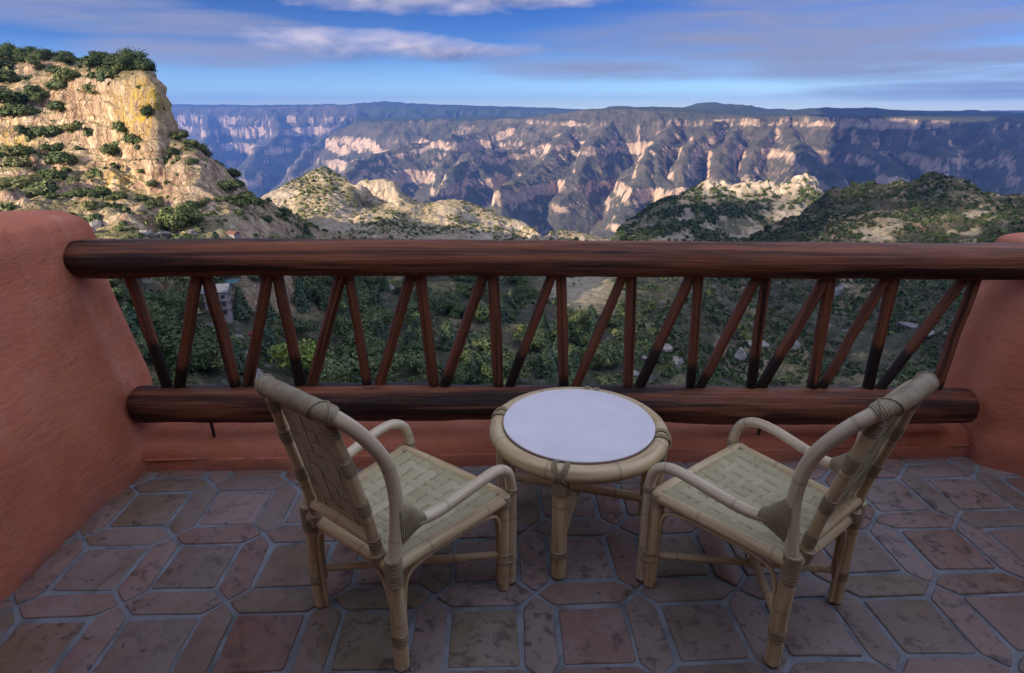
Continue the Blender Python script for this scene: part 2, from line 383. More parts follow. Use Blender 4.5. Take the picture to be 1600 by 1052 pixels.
def m_canyon():
    t = NT('banded_canyon_rock'); g = t.n('ShaderNodeNewGeometry'); p = g.outputs['Position']; nz = t.sep(g.outputs['True Normal'])[2]; pz = t.sep(p)[2]
    a = t.noise(p, .0012, 5, .6); b = t.noise(p, .006, 6, .65, .3); f = t.noise(p, .03, 5, .7)
    zz = t.math('ADD', pz, t.math('MULTIPLY', t.math('SUBTRACT', b, .5), 70.))
    cz = t.n('ShaderNodeCombineXYZ'); t.l(t.math('MULTIPLY', zz, .018), cz.inputs[2])
    band = t.noise(cz.outputs[0], 1.0, 4, .7); st = t.noise(t.map(p, (1, 1, .15)), .014, 5, .65)
    rock = t.ramp(band, [(.25, (.29, .175, .125)), (.42, (.48, .325, .225)), (.55, (.53, .385, .275)), (.72, (.36, .24, .17))])
    rock = t.mix(t.ramp(st, [(.3, .6), (.5, 0)]), rock, (.19, .125, .10))
    soil = t.ramp(b, [(.3, (.045, .043, .03)), (.5, (.088, .075, .055)), (.72, (.17, .125, .09))])
    soil = t.mix(t.ramp(f, [(.45, 0), (.6, .8)]), soil, (.06, .068, .04))
    top = t.mix(t.ramp(f, [(.4, 0), (.65, .7)]), (.035, .047, .024), (.08, .08, .045))
    m = t.math('ADD', nz, t.math('MULTIPLY', t.math('SUBTRACT', f, .5), .18))
    rock = t.mix(t.ramp(t.noise(p, .02, 5, .7), [(.5, 0), (.62, .7)]), rock, (.12, .11, .075))
    c = t.mix(t.ramp(m, [(.34, 0), (.50, 1)]), rock, soil)
    c = t.mix(t.attr('plateau'), c, top)
    return t.fin(c, .95, t.bump(t.math('ADD', b, t.math('MULTIPLY', f, .5)), .8, 25.), .1)

M['stucco'] = m_stucco(); M['log'] = m_log(); M['pole'] = m_log('dark_varnished_pole', True); M['log_dark'] = m_log('black_stained_log', False, .42)
M['cane'] = m_cane('pale_cane', (.66, .53, .31), (.56, .425, .23), (.38, .25, .115))
M['cane_old'] = m_cane('weathered_cane', (.70, .60, .42), (.63, .515, .335), (.47, .345, .19), .33)
M['wrap'] = m_wrap(); M['weave'] = m_weave(); M['disc'] = m_disc(); M['disc_edge'] = m_disc_edge()
M['tile'] = m_tile(); M['grout'] = m_grout()
M['iron'] = m_plain('rusty_iron', (.06, .03, .02), .7); M['plaster_in'] = m_plain('hotel_plaster', (.42, .20, .14), .85, .15, 2)
M['bark'] = m_plain('bark', (.075, .055, .04), .9, .35, 6)
M['oak'] = m_leaf('oak_leaves', [(.030, .050, .018), (.052, .080, .026), (.078, .108, .034), (.115, .130, .048)])
M['pine'] = m_leaf('pine_needles', [(.025, .045, .024), (.04, .068, .034), (.06, .088, .042)])
M['lime'] = m_leaf('lime_leaves', [(.07, .11, .018), (.12, .17, .025), (.16, .20, .035)])
M['olive'] = m_leaf('olive_shrub_leaves', [(.060, .082, .022), (.095, .118, .034), (.14, .15, .05), (.19, .175, .075)])
M['scrub'] = m_scrub('scrub', [(.032, .050, .02), (.055, .080, .028), (.085, .108, .036), (.125, .138, .05), (.19, .175, .085)])
M['terrain'] = m_terrain(); M['hill'] = m_hill(); M['canyon'] = m_canyon()
# ------------------------------------------------------------------ settings of light and air
SUN_EL_D, SUN_AZ_D = 19., 128.
SUN_E, SUN_COL = 5.0, (1.0, .82, .60)
SKY_S, EXPO = .10, 1.28
SKY_TINT = (.50, .68, .95)
CLOUD_FILL = (6.3, 6.9, 9.3)
HAZE_COL, HAZE_D = (.12, .33, .95, 1), 7e-5
CLOUD_VEIL, CLOUD_DARK, CLOUD_LIT = (1.55, 1.6, 2.15), (1.0, 1.1, 1.75), (3.5, 3.1, 3.45)
HOTEL_ROOF = .35
# ================================================================== THE TERRACE
ROT = R(1.9)
def rot2(x, y): return (x * math.cos(ROT) - y * math.sin(ROT), x * math.sin(ROT) + y * math.cos(ROT))
def build_floor():
    V = []; Fq = []; MI = []
    # grout bed: a fine slab, slightly uneven
    nx, ny = 90, 60
    xs = np.linspace(-1.95, 3.4, nx); ys = np.linspace(-1.2, 2.75, ny)
    X, Y = np.meshgrid(xs, ys)
    Z = .0015 * fbm(X * 6, Y * 6, None, 3, 2)
    b = MB(); b.add(np.stack([X, Y, Z], -1).reshape(-1, 3), grid_faces(ny, nx).tolist())
    nb = len(b.f)
    px = .360; s = .240; w = px - s; g = .019
    rr = random.Random(3)
    def tile(poly):
        n = len(poly); c = np.mean(poly, 0)
        # rounded, hand-cut outline
        out = []
        for i in range(n):
            a, p, q = np.array(poly[i - 1]), np.array(poly[i]), np.array(poly[(i + 1) % n])
            la = np.linalg.norm(a - p); lq = np.linalg.norm(q - p); cr = min(.007 + rr.random() * .008, .35 * la, .35 * lq)
            e0 = p + (a - p) / la * cr; e1 = p + (q - p) / lq * cr
            for t in (0, .5, 1): out.append((1 - t) ** 2 * e0 + 2 * t * (1 - t) * p + t * t * e1)
            for t in (.33, .66): out.append(e1 + (q - p) / lq * (lq - 2 * cr) * t)
        out = np.array(out); m = len(out)
        sd = rr.random() * 99
        out = c + (out - c) * (1 + .018 * fbm(out[:, :1] * 18 + sd, out[:, 1:] * 18, None, 2, 5))
        top = rr.uniform(.0045, .0085); tx, ty = rr.uniform(-.006, .006), rr.uniform(-.006, .006)
        rings = []
        for k, (ins, z) in enumerate(((0, -.004), (0, top * .35), (.0025, top * .8), (.007, top))):
            d = out - c; L = np.linalg.norm(d, axis=1)[:, None]
            q = c + d * (1 - ins / L)
            rings.append(np.column_stack([q, np.full(m, z) + (q - c) @ np.array([tx, ty])]))
        V = np.concatenate(rings)
        wv = [rot2(x - 0, y - 0) + (z,) for x, y, z in V]
        fs = [(k * m + i, k * m + (i + 1) % m, (k + 1) * m + (i + 1) % m, (k + 1) * m + i) for k in range(3) for i in range(m)]
        fs.append([3 * m + i for i in range(m)])
        b.add(wv, fs)
    x0, y0 = -.161, 1.380          # a square's lower left corner in the turned grid
    j = lambda a=.006: rr.uniform(-a, a)
    for iy in range(-8, 5):
        for ix in range(-7, 11):
            X0 = x0 + ix * px; Y0 = y0 + iy * px
            if X0 < -2.45 or X0 > 3.1: continue
            h = g / 2
            tile([(X0 + h + j(), Y0 + h + j()), (X0 + s - h + j(), Y0 + h + j()), (X0 + s - h + j(), Y0 + s - h + j()), (X0 + h + j(), Y0 + s - h + j())])
            # tall picket to the right of the square
            a0, a1 = X0 + s + h, X0 + px - h; m = (a0 + a1) / 2; jj = [j(.005) for _ in range(6)]
            tile([(a0 + jj[0], Y0 + .004), (m + jj[1], Y0 - w / 2 + h), (a1 + jj[2], Y0 + .004), (a1 + jj[3], Y0 + s - .004), (m + jj[4], Y0 + s + w / 2 - h), (a0 + jj[5], Y0 + s - .004)])
            # lying picket above the square
            c0, c1 = Y0 + s + h, Y0 + px - h; m = (c0 + c1) / 2; jj = [j(.005) for _ in range(6)]
            tile([(X0 + .004, c0 + jj[0]), (X0 + s - .004, c0 + jj[1]), (X0 + s + w / 2 - h, m + jj[2]), (X0 + s - .004, c1 + jj[3]), (X0 + .004, c1 + jj[4]), (X0 - w / 2 + h, m + jj[5])])
    o = b.build('terrace_floor', [M['grout'], M['tile']])
    o.data.polygons.foreach_set('material_index', [0 if i < nb else 1 for i in range(len(b.f))])
    tag(o, 'terrace floor of square and picket shaped clay tiles in wide grey grout', None, None, 'structure')
build_floor()

def lumpy(name, rings, amp=.012, sc=2.2, seed=0, mat='stucco', close=True):
    """loft of cross sections; rings: list of equal-length closed outlines, ends capped by shrinking"""
    A = np.array(rings, float)                # (m, n, 3)
    m, n = A.shape[:2]
    # refine both ways
    def refine(P, k, closed):
        return np.array([spline(list(P[:, i]), k, closed) for i in range(P.shape[1])]).transpose(1, 0, 2)
    A = refine(A, 6, False)
    A = refine(A.transpose(1, 0, 2), 6, True).transpose(1, 0, 2)
    m, n = A.shape[:2]
    du = np.gradient(A, axis=0); dv = np.roll(A, -1, 1) - np.roll(A, 1, 1)
    N = np.cross(du, dv); N /= np.linalg.norm(N, axis=2)[..., None] + 1e-9
    d = amp * (fbm(A[..., 0] * sc, A[..., 1] * sc, A[..., 2] * sc, 3, seed) + .35 * fbm(A[..., 0] * 9, A[..., 1] * 9, A[..., 2] * 9, 3, seed + 4))
    A = A + N * d[..., None]
    b = MB(); i = np.arange(m * n).reshape(m, n); j = np.roll(i, -1, 1)
    fs = np.stack([i[:-1], j[:-1], j[1:], i[1:]], -1).reshape(-1, 4).tolist()
    fs += [i[0].tolist()[::-1], i[-1].tolist()]
    b.add(A.reshape(-1, 3), fs)
    return b.build(name, M[mat])
# left wall: inner face at x = -1.78 .. -1.86, rounded top at 1.2, rounded far end
def wall_ring(y, xi0, xi1, xo, h, zb=-.6, toe=0.):
    # outline seen along y: inner bottom -> inner top -> outer top -> outer bottom
    return [(xi0 + toe, y, zb), (xi0 + toe, y, .0), (xi0 + toe * .8, y, .16), (xi0 + toe * .25, y, .42), ((xi0 + xi1) / 2, y, .72), (xi1, y, h - .22), (xi1 - .004, y, h - .075),
            (xi1 - .05, y, h - .008), ((xi1 + xo) / 2, y, h + .012), (xo + .05, y, h - .03), (xo, y, h - .2), (xo, y, .3), (xo, y, zb)]
def end_ring(y, cx, s, h, base):
    return [((p[0] - cx) * s + cx, y, p[2] if p[2] < .0 else p[2] * (h)) for p in base]
base = wall_ring(0, -1.785, -1.845, -2.3, 1.235)
H_ = 1.205
rings = [wall_ring(-1.35, -1.79, -1.84, -2.3, H_), wall_ring(0., -1.785, -1.845, -2.3, H_), wall_ring(1.2, -1.78, -1.845, -2.3, H_), wall_ring(1.9, -1.78, -1.845, -2.3, H_ + .01), wall_ring(2.3, -1.775, -1.835, -2.3, H_ + .015, toe=.02),
         wall_ring(2.55, -1.77, -1.835, -2.29, H_ + .005, toe=.045), wall_ring(2.66, -1.775, -1.85, -2.28, H_ - .02, toe=.05), wall_ring(2.705, -1.79, -1.885, -2.26, H_ - .05, toe=.045), wall_ring(2.73, -1.83, -1.92, -2.22, H_ - .10, toe=.03), wall_ring(2.745, -1.90, -1.98, -2.16, H_ - .2, toe=.02)]
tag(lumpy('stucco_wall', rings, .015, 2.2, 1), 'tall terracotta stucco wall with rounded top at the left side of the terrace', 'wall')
def mirror_ring(r, xm): return [(xm - p[0], p[1], p[2]) for p in r][::-1]
rings = []
for y, xi0, xi1, xo, h, toe in ((1.2, 2.75, 2.8, 3.3, 1.2, 0), (1.9, 2.68, 2.74, 3.25, 1.2, 0), (2.25, 2.56, 2.60, 3.2, 1.12, 0), (2.42, 2.4, 2.42, 3.1, 1.10, 0), (2.52, 2.27, 2.31, 3.05, 1.09, 0), (2.68, 2.245, 2.285, 3.0, 1.085, 0), (2.82, 2.255, 2.29, 2.95, 1.075, 0), (2.90, 2.29, 2.34, 2.9, 1.05, 0), (2.94, 2.38, 2.44, 2.8, .98, 0)):
    rings.append(mirror_ring(wall_ring(y, -xi0, -xi1, -xo, h), 0))
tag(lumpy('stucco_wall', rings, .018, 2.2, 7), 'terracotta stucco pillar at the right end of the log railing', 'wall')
# low parapet the lower log rests above
def para_ring(x, s=1.):
    y0 = 2.509 + .033 * x
    pts = [(y0, -.6), (y0 + .0, .0), (y0 + .006, .075), (y0 + .018, .118), (y0 + .05, .14), (y0 + .16, .155), (y0 + .28, .16), (y0 + .37, .13), (y0 + .40, .0), (y0 + .40, -.6)]
    return [(x, y, z) for y, z in pts]
tag(lumpy('parapet', [para_ring(x) for x in np.linspace(-2.0, 2.45, 12)], .013, 2.6, 3), 'low terracotta stucco parapet running under the log railing', 'wall')

# ------------------------------------------------------------------ log railing
rail = empty('log_railing', (0.2, 2.55, .16))
tag(rail, 'rustic dark varnished log railing with zigzag poles along the terrace edge', 'railing')
def child(o, par):
    o.parent = par; o.matrix_parent_inverse = Matrix.Translation(par.location).inverted() if par.type == 'EMPTY' else Matrix()
    return o
def log(name, a, b, r, seed, wob=.05, n=28, m=70, bow=.012, ends=True):
    P = line(a, b, m); t = np.linspace(0, 1, m)
    P[:, 2] += bow * vnoise(t * 4 + seed, t * 0 + .5, None, seed); P[:, 1] += bow * vnoise(t * 4 + seed, t * 0 + 3.5, None, seed)
    rr = r * (1 + .05 * vnoise(t * 7, t * 0 + seed, None, 3))
    if ends:
        rr = np.concatenate([[r * .80, r * .95], rr[1:-1], [r * .95, r * .80]])
        d = (P[1] - P[0]) / np.linalg.norm(P[1] - P[0])
        P = np.concatenate([[P[0] - d * .012], [P[0]], P[1:-1], [P[-1]], [P[-1] + d * .012]])
    return child(MB().tube(P, rr, n, wob=wob, seed=seed).build(name, M['log']), rail)
log('top_log', (-1.835, 2.50, 1.029), (2.42, 2.61, .988), .080, 3, .075, 32, 110, .014)
lg = log('bottom_log', (-1.738, 2.52, .338), (2.158, 2.58, .308), .086, 8, .085, 32, 110, .016)
lg.data.materials.clear(); lg.data.materials.append(M['log_dark'])
BAL = [(204, 263), (307, 280), (324, 371), (418, 386), (434, 472), (532, 485), (546, 575), (641, 591), (657, 679), (754, 692), (771, 779), (861, 794), (877, 881), (972, 897), (987, 981),
       (1079, 996), (1092, 1078), (1182, 1091), (1197, 1172), (1290, 1187), (1298, 1268), (1384, 1281), (1397, 1355), (1508, 1373), (1525, 1460)]
for i, (ut, ub) in enumerate(BAL):
    xb = (ub - 800) / F * 2.7; xt = (ut - 800) / F * 2.6
    a = W(ub, 610, 2.535 + .06 * (xb + 1.738) / 3.9); b = W(ut, 434, 2.505 + .11 * (xt + 1.87) / 4.29); d = (b - a)
    po = log('pole', a - d * .035, b + d * .09, .022 + .004 * random.random(), 20 + i, .07, 12, 16, .006, False)
    po.data.materials.clear(); po.data.materials.append(M['pole'])
child(MB().tube([(-1.435, 2.545, .27), (-1.433, 2.545, .21), (-1.43, 2.545, .13)], [.009, .008, .007], 8).build('steel_pin', M['iron']), rail)
child(MB().tube([(1.2, 2.58, .27), (1.2, 2.58, .13)], [.009, .008], 8).build('steel_pin', M['iron']), rail)

# ------------------------------------------------------------------ cane furniture
def binding(path_a, path_b, r, par, name='binding', rings=5):
    """a band of binding wound round a cane between two points"""
    n = rings * 4 + 1; P = line(path_a, path_b, n)
    rr = r * (1 + .05 * np.abs(np.sin(np.linspace(0, rings * math.pi, n)))); rr[0] *= .96; rr[-1] *= .96
    return MB().tube(P, rr, 14, wob=.03, seed=int(r * 1e5)).build(name, M['wrap'], par)
def weave_panel(c00, c10, c01, c11, nu, nv, par, name, sag=0., thick=.004, twill=True):
    """woven strips on the quad c00 (u0v0) c10 (u1v0) c01 (u0v1) c11"""
    c00, c10, c01, c11 = [np.array(c, float) for c in (c00, c10, c01, c11)]
    def S(u, v): return (c00 * (1 - u) * (1 - v) + c10 * u * (1 - v) + c01 * (1 - u) * v + c11 * u * v)
    nrm = np.cross(c10 - c00, c01 - c00); nrm /= np.linalg.norm(nrm)
    b = MB()
    def height(iu, iv):     # is the u-strip (runs along u, index iv) on top at cell (iu, iv)?
        return (iu + (0, 1, 2, 1)[iv % 4]) % 3 != 0 if twill else (iu + iv) % 2 == 0
    def strip(idx, along_u):
        nc = nu if along_u else nv; n_o = nv if along_u else nu
        pts = []; per = 4
        for k in range(nc * per + 1):
            t = k / per; i0 = min(int(t - .5) if t > .5 else 0, nc - 1); i1 = min(i0 + 1, nc - 1); fr = min(max(t - .5 - i0, 0), 1)
            def hh(c):
                top = height(c, idx) if along_u else not height(idx, c)
                return thick if top else -thick * .6
            fr = fr * fr * (3 - 2 * fr); h = hh(i0) * (1 - fr) + hh(i1) * fr
            pts.append((t / nc, h))
        e = -.005 + .03 * random.random(); w0, w1 = (idx + e) / n_o, (idx + 1 - e) / n_o
        vs = []; us = []
        o1, o2 = random.uniform(-.03, .03) / n_o, random.uniform(-.03, .03) / n_o
        for t, h in pts:
            ss = sag * (1 - (2 * t - 1) ** 2)
            for q, (wv, lift) in enumerate(((w0 + o1, -.0018), ((w0 * .75 + w1 * .25), .0), ((w0 + w1) / 2, .0006), ((w0 * .25 + w1 * .75), .0), (w1 + o2, -.0018))):
                wm = sag * (1 - (2 * wv - 1) ** 2)
                p = S(t, wv) if along_u else S(wv, t)
                vs.append(p + nrm * (h + lift) - nrm * math.sqrt(max(ss * wm, 0)))
                us.append((q / 4 + idx * 1.7, t * .5))
        fs = []; uvs = []
        for k in range(len(pts) - 1):
            for q in range(4):
                f = (k * 5 + q, k * 5 + q + 1, (k + 1) * 5 + q + 1, (k + 1) * 5 + q); fs.append(f); uvs.append([us[x] for x in f])
        b.add(vs, fs, uvs)
    for i in range(nv): strip(i, True)
    for i in range(nu): strip(i, False)
    o = b.build(name, M['weave'], par)
    m = o.modifiers.new('thickness', 'SOLIDIFY'); m.thickness = .0016; m.offset = -1
    return o
def cane_tube(name, path, r, par, mat='cane', n=16, seed=1):
    return MB().tube(path, r, n, wob=.025, seed=seed).build(name, M[mat], par)

def make_chair(loc, rz):
    c = empty('cane_chair', loc, rz)
    HS = .376; hr, hf, D = .205, .250, .460       # seat height, half widths rear/front, depth
    bind = lambda a, b_, r, p=c, k=5: binding(a, b_, r, p, 'binding', k)
    for s in (-1, 1):
        # rear leg
        l = cane_tube('leg', spline([(0, s * hr, .004), (.002, s * hr, .2), (0, s * hr, HS + .01)], 6), .0232, c, 'cane', seed=3 + s)
        MB().tube([(0, s * hr, .0), (0, s * hr, .012)], .0225, 14).build('foot_cap', M['iron'], l)
        binding((.001, s * hr, .095), (.001, s * hr, .135), .0245, l, 'binding', 4)
        binding((0, s * hr, HS - .06), (0, s * hr, HS + .035), .0258, l, 'binding', 7)
        # front leg, inner post under the seat corner
        l = cane_tube('leg', spline([(D - .012, s * (hf - .004), .004), (D - .012, s * (hf - .004), .2), (D - .012, s * (hf - .004), HS - .005)], 6), .0202, c, 'cane', seed=6 + s)
        binding((D - .012, s * hf * .985, HS - .03), (D - .012, s * hf * .985, HS + .016), .0238, l, 'binding', 5)
        # armrest, running down in front as the outer post
        arm = spline([(.03, s * (hr + .004), .532), (.075, s * (hr + .012), .500), (.14, s * (hr + .022), .487), (.235, s * (hr + .035), .497), (.33, s * (hf + .0), .510), (.405, s * (hf + .002), .509), (.458, s * (hf + .002), .480),
                      (.481, s * (hf + .0), .425), (.486, s * hf, .35), (.486, s * hf, .2), (.484, s * hf, .004)], 8)
        a = cane_tube('armrest', arm, .0182, c, 'cane_old', seed=9 + s)
        MB().tube([(.484, s * hf, .0), (.484, s * hf, .012)], .0185, 14).build('foot_cap', M['iron'], a)
        binding((.484, s * hf, .385), (.486, s * hf, .403), .0212, a, 'binding', 2)
        # strap round both front posts
        for zz in (.118, .15):
            P = [(D + .006 + .036 * math.cos(q), s * (hf - .002) + .0235 * math.sin(q), zz + .004 * math.sin(2 * q)) for q in np.linspace(0, 2 * math.pi, 22, endpoint=False)]
            MB().tube(P, .0038, 6, closed=True).build('binding', M['wrap'], a)
        # gusset of wound cane where the arm meets the back hoop: wide on the hoop, narrowing onto the arm
        b = MB(); n = 16; vs = []; K_ = 12
        for k in range(K_):
            t = k / (K_ - 1)
            cx_ = -.006 + .094 * t; cy_ = s * (hr + .014 * t); cz_ = .520 * (1 - t) + .496 * t
            cx_ += .018; hv = .078 * (1 - t) ** 1.15 + .0208; hw = .0225 * (1 - t) + .0208 * t
            if k == 0: hv *= .97; hw *= .6
            for q in range(n):
                an = q / n * 2 * math.pi; vs.append((cx_, cy_ + hw * math.cos(an), cz_ + hv * math.sin(an)))
        fs = [(i * n + q, i * n + (q + 1) % n, (i + 1) * n + (q + 1) % n, (i + 1) * n + q) for i in range(K_ - 1) for q in range(n)]
        uv = [[(q_ / n, (i + e_) * .008) for q_, e_ in ((f_ % n, 0), (f_ % n + 1, 0), (f_ % n + 1, 1), (f_ % n, 1))] for i in range(K_ - 1) for f_ in range(n)]
        fs += [list(range(n))[::-1], [(K_ - 1) * n + q for q in range(n)]]; uv += [[(0, 0)] * n] * 2
        b.add(vs, fs, uv); b.build('binding', M['wrap'], a)
    # seat frame: front, rear and side rails as one frame with round corners left open for the bindings
    f = MB()
    f.tube(spline([(D, -hf, HS), (D + .004, 0, HS), (D, hf, HS)], 8), .0205, 16, wob=.02, seed=2)
    f.tube(spline([(0, -hr, HS), (-.003, 0, HS), (0, hr, HS)], 8), .0205, 16, wob=.02, seed=4)
    for s in (-1, 1): f.tube(spline([(0, s * hr, HS), (D / 2, s * (hr + hf) / 2, HS + .002), (D, s * hf, HS)], 8), .0205, 16, wob=.02, seed=5 + s)
    f.build('seat_frame', M['cane'], c)
    i = .012
    weave_panel((i, -hr + i, HS + .011), (D - i, -hf + i, HS + .011), (i, hr - i, HS + .011), (D - i, hf - i, HS + .011), 12, 9, c, 'seat', .008, .0014)
    # back hoop
    hp = [(0, -hr, HS), (.018, -hr, .49), (.026, -hr, .60), (.008, -.199, .715), (-.046, -.184, .815), (-.102, -.152, .884), (-.128, -.092, .906), (-.132, 0, .910)]
    hp = hp + [(x, -y, z) for x, y, z in hp[-2::-1]]
    H = spline(hp, 8)
    hoop = cane_tube('back_hoop', H, .0200, c, 'cane_old', 18, 4)
    sel = [p for p in H if p[2] > .882]
    n = len(sel); rr = np.full(n, .0262); rr[0] = rr[-1] = .0245
    MB().tube(np.array(sel), rr * (1 + .02 * np.sin(np.arange(n) * 1.1)), 18, wob=.03, seed=5).build('top_wrapping', M['wrap'], hoop)
    # criss-cross laces at both ends of the wrapping
    for e in (2, 5, n - 6, n - 3):
        p = sel[e]; T = sel[e + 1] - sel[e - 1]; T /= np.linalg.norm(T); N = np.cross(T, [0, 0, 1.]); N /= np.linalg.norm(N); B = np.cross(T, N)
        P = [p + .0275 * (N * math.cos(q) + B * math.sin(q)) + T * .016 * math.sin(q + e) for q in np.linspace(0, 2 * math.pi, 24, endpoint=False)]
        MB().tube(P, .0022, 6, closed=True).build('lace', M['wrap'], hoop)
    # inner back frame: two uprights and a bottom bar, with the woven panel between
    bf = MB(); ub = lambda s: spline([(-.004, s * .148, HS + .005), (-.03, s * .146, .53), (-.073, s * .142, .72), (-.112, s * .125, .885)], 8)
    for s in (-1, 1): bf.tube(ub(s), .0172, 14, wob=.03, seed=6 + s)
    bf.tube(line((-.016, -.14, .452), (-.016, .14, .452), 14), .0175, 14, wob=.03, seed=8)
    bfo = bf.build('back_frame', M['cane'], c)
    for s in (-1, 1):
        P = ub(s)
        for k in (3, 9, 15, 20):
            binding(P[k], P[k + 2], .0188, bfo, 'binding', 4)
        binding((-.002, s * .148, HS - .012), (-.012, s * .148, HS + .035), .0235, bfo, 'binding', 4)
    weave_panel((-.004, -.126, .456), (-.004, .126, .456), (-.100, -.110, .880), (-.100, .110, .880), 5, 9, c, 'back_panel', .0, .0013)
    # thin bent braces under the rails
    for s in (-1, 1):
        side = [(.028, s * (hr - .004), .10), (.03, s * (hr - .002), .22), (.05, s * (hr + .0), .315), (.12, s * (hr + .010), .345), (.25, s * (hr + .025), .349), (.35, s * (hr + .034), .345), (.414, s * (hf - .006), .318), (.430, s * (hf - .006), .22), (.430, s * (hf - .006), .03)]
        cane_tube('brace', spline(side, 7), .0072, c, 'cane', 8)
    rear = [(0.004, -hr + .03, .01), (.004, -hr + .03, .2), (0, -hr + .05, .30), (0, -.11, .343), (0, 0, .349), (0, .11, .343), (0, hr - .05, .31), (.004, hr - .03, .2), (.004, hr - .03, .01)]
    cane_tube('brace', spline(rear, 7), .0072, c, 'cane', 8)
    front = [(D - .012, -hf + .03, .02), (D - .012, -hf + .03, .22), (D, -hf + .06, .315), (D, -.12, .344), (D, 0, .349), (D, .12, .344), (D, hf - .06, .315), (D - .012, hf - .03, .22), (D - .012, hf - .03, .02)]
    cane_tube('brace', spline(front, 7), .0072, c, 'cane', 8)
    # crossed stretchers
    cane_tube('stretcher', line((.012, -hr + .01, .128), (D - .02, hf - .015, .132), 14), .0125, c)
    cane_tube('stretcher', line((.012, hr - .01, .150), (D - .02, -hf + .015, .146), 14), .0125, c)
    P = [(D * .47 + .02 * math.cos(q), .02 * math.sin(q), .139 + .02 * math.sin(2 * q)) for q in np.linspace(0, 2 * math.pi, 26, endpoint=False)]
    MB().tube(P, .0035, 6, closed=True).build('binding', M['wrap'], c)
    return c
ca = make_chair((-.499, 1.508, .008), math.atan2(.787, .616))
tag(ca, 'cane armchair seen from behind its back, left of the round table', 'chair', 'cane armchairs on the terrace')
def copy_tree(o, parent=None):
    q = o.copy(); COL.objects.link(q); q.parent = parent
    for ch in list(o.children): copy_tree(ch, q)
    return q
cb = copy_tree(ca); cb.location = (.966, 1.524, .008); cb.rotation_euler = (0, 0, math.atan2(.785, -.62))
tag(cb, 'cane armchair turned toward the railing, right of the round table', 'chair', 'cane armchairs on the terrace')

# table
TX, TY = .256, 2.062
tb = empty('round_table', (TX, TY, .008))
tag(tb, 'low round cane table with a pale stone top between the two chairs', 'table')
ring = [(.3125 * math.cos(a), .3125 * math.sin(a), .445) for a in np.linspace(0, 2 * math.pi, 96, endpoint=False)]
rm = MB().tube(ring, .0318, 18, closed=True, wob=.02, seed=3).build('rim', M['cane'], tb)
d = MB(); n = 96; prof = [(.0, .466), (.286, .466), (.290, .469), (.290, .4785), (.2875, .4815), (.0, .4815)]
vs = [(r * math.cos(q / n * 2 * math.pi), r * math.sin(q / n * 2 * math.pi), z) for r, z in prof[1:-1] for q in range(n)]
fs = [(k * n + q, k * n + (q + 1) % n, (k + 1) * n + (q + 1) % n, (k + 1) * n + q) for k in range(3) for q in range(n)]
fs += [list(range(n))[::-1], [3 * n + q for q in range(n)]]
d.add(vs, fs, smooth=False); top = d.build('table_top', [M['disc'], M['disc_edge']], tb)
for p in top.data.polygons:
    if abs(p.normal.z) < .5: p.material_index = 1
a0 = math.atan2(-.285, -.085)
cr = []
for k in range(4):
    a = a0 + k * math.pi / 2; ux, uy = math.cos(a), math.sin(a)
    l = cane_tube('leg', spline([(.300 * ux, .300 * uy, .003), (.305 * ux, .305 * uy, .2), (.311 * ux, .311 * uy, .435)], 6), [.0275], tb, seed=k)
    MB().tube([(.300 * ux, .300 * uy, 0), (.300 * ux, .300 * uy, .01)], .025, 14).build('foot_cap', M['iron'], l)
    binding((.302 * ux, .302 * uy, .085), (.303 * ux, .303 * uy, .12), .0292, l, 'binding', 4)
    cane_tube('brace', spline([(.262 * ux, .262 * uy, .1), (.265 * ux, .265 * uy, .25), (.258 * ux, .258 * uy, .34), (.25 * ux, .25 * uy, .40)], 5), .011, l)
    # criss-cross binding over the rim
    for s in (-1, 1):
        P = []
        for q in np.linspace(0, 2 * math.pi, 40, endpoint=False):
            th = a + s * .07 * math.sin(q) ; rr = .3125 + .0365 * math.cos(q)
            P.append((rr * math.cos(th), rr * math.sin(th), .445 + .0365 * math.sin(q)))
        for dd in (-.022, 0, .022):
            PP = [(x * math.cos(dd) - y * math.sin(dd), x * math.sin(dd) + y * math.cos(dd), z) for x, y, z in P]
            MB().tube(PP, .0032, 6, closed=True).build('binding', M['wrap'], l)
    binding((.309 * ux, .309 * uy, .36), (.311 * ux, .311 * uy, .414), .030, l, 'binding', 5)
for k in range(2):
    a = a0 + math.pi / 2 * (k + 1); ux, uy = math.cos(a), math.sin(a); z = .185 - .028 * k
    cane_tube('stretcher', line((.29 * ux, .29 * uy, z), (-.29 * ux, -.29 * uy, z), 14), .0185, tb, seed=k)

# ------------------------------------------------------------------ the hotel behind the viewer (keeps the terrace in shade)
hb = empty('hotel_building', (.4, -1.7, 0))
tag(hb, 'terracotta hotel building standing behind the terrace', 'building')
def hbox(name, lo, hi, m):
    b = MB(); b.box([lo[i] - (.4, -1.7, 0)[i] for i in range(3)], [hi[i] - (.4, -1.7, 0)[i] for i in range(3)]); return b.build(name, M[m], hb)
hbox('wall', (-17, -2.0, -.6), (8, -1.42, 3.45), 'plaster_in')
hbox('roof', (-17.3, -9., 3.452), (8.3, -1.3, 3.6), 'plaster_in')
hbox('side_wall', (-17, -9, -.6), (-16.5, -2.002, 3.45), 'plaster_in')
hbox('shade_roof', (-6, -1.418, 2.7), (6.5, .15, 2.85), 'plaster_in')  # unseen roof added to darken the near floor

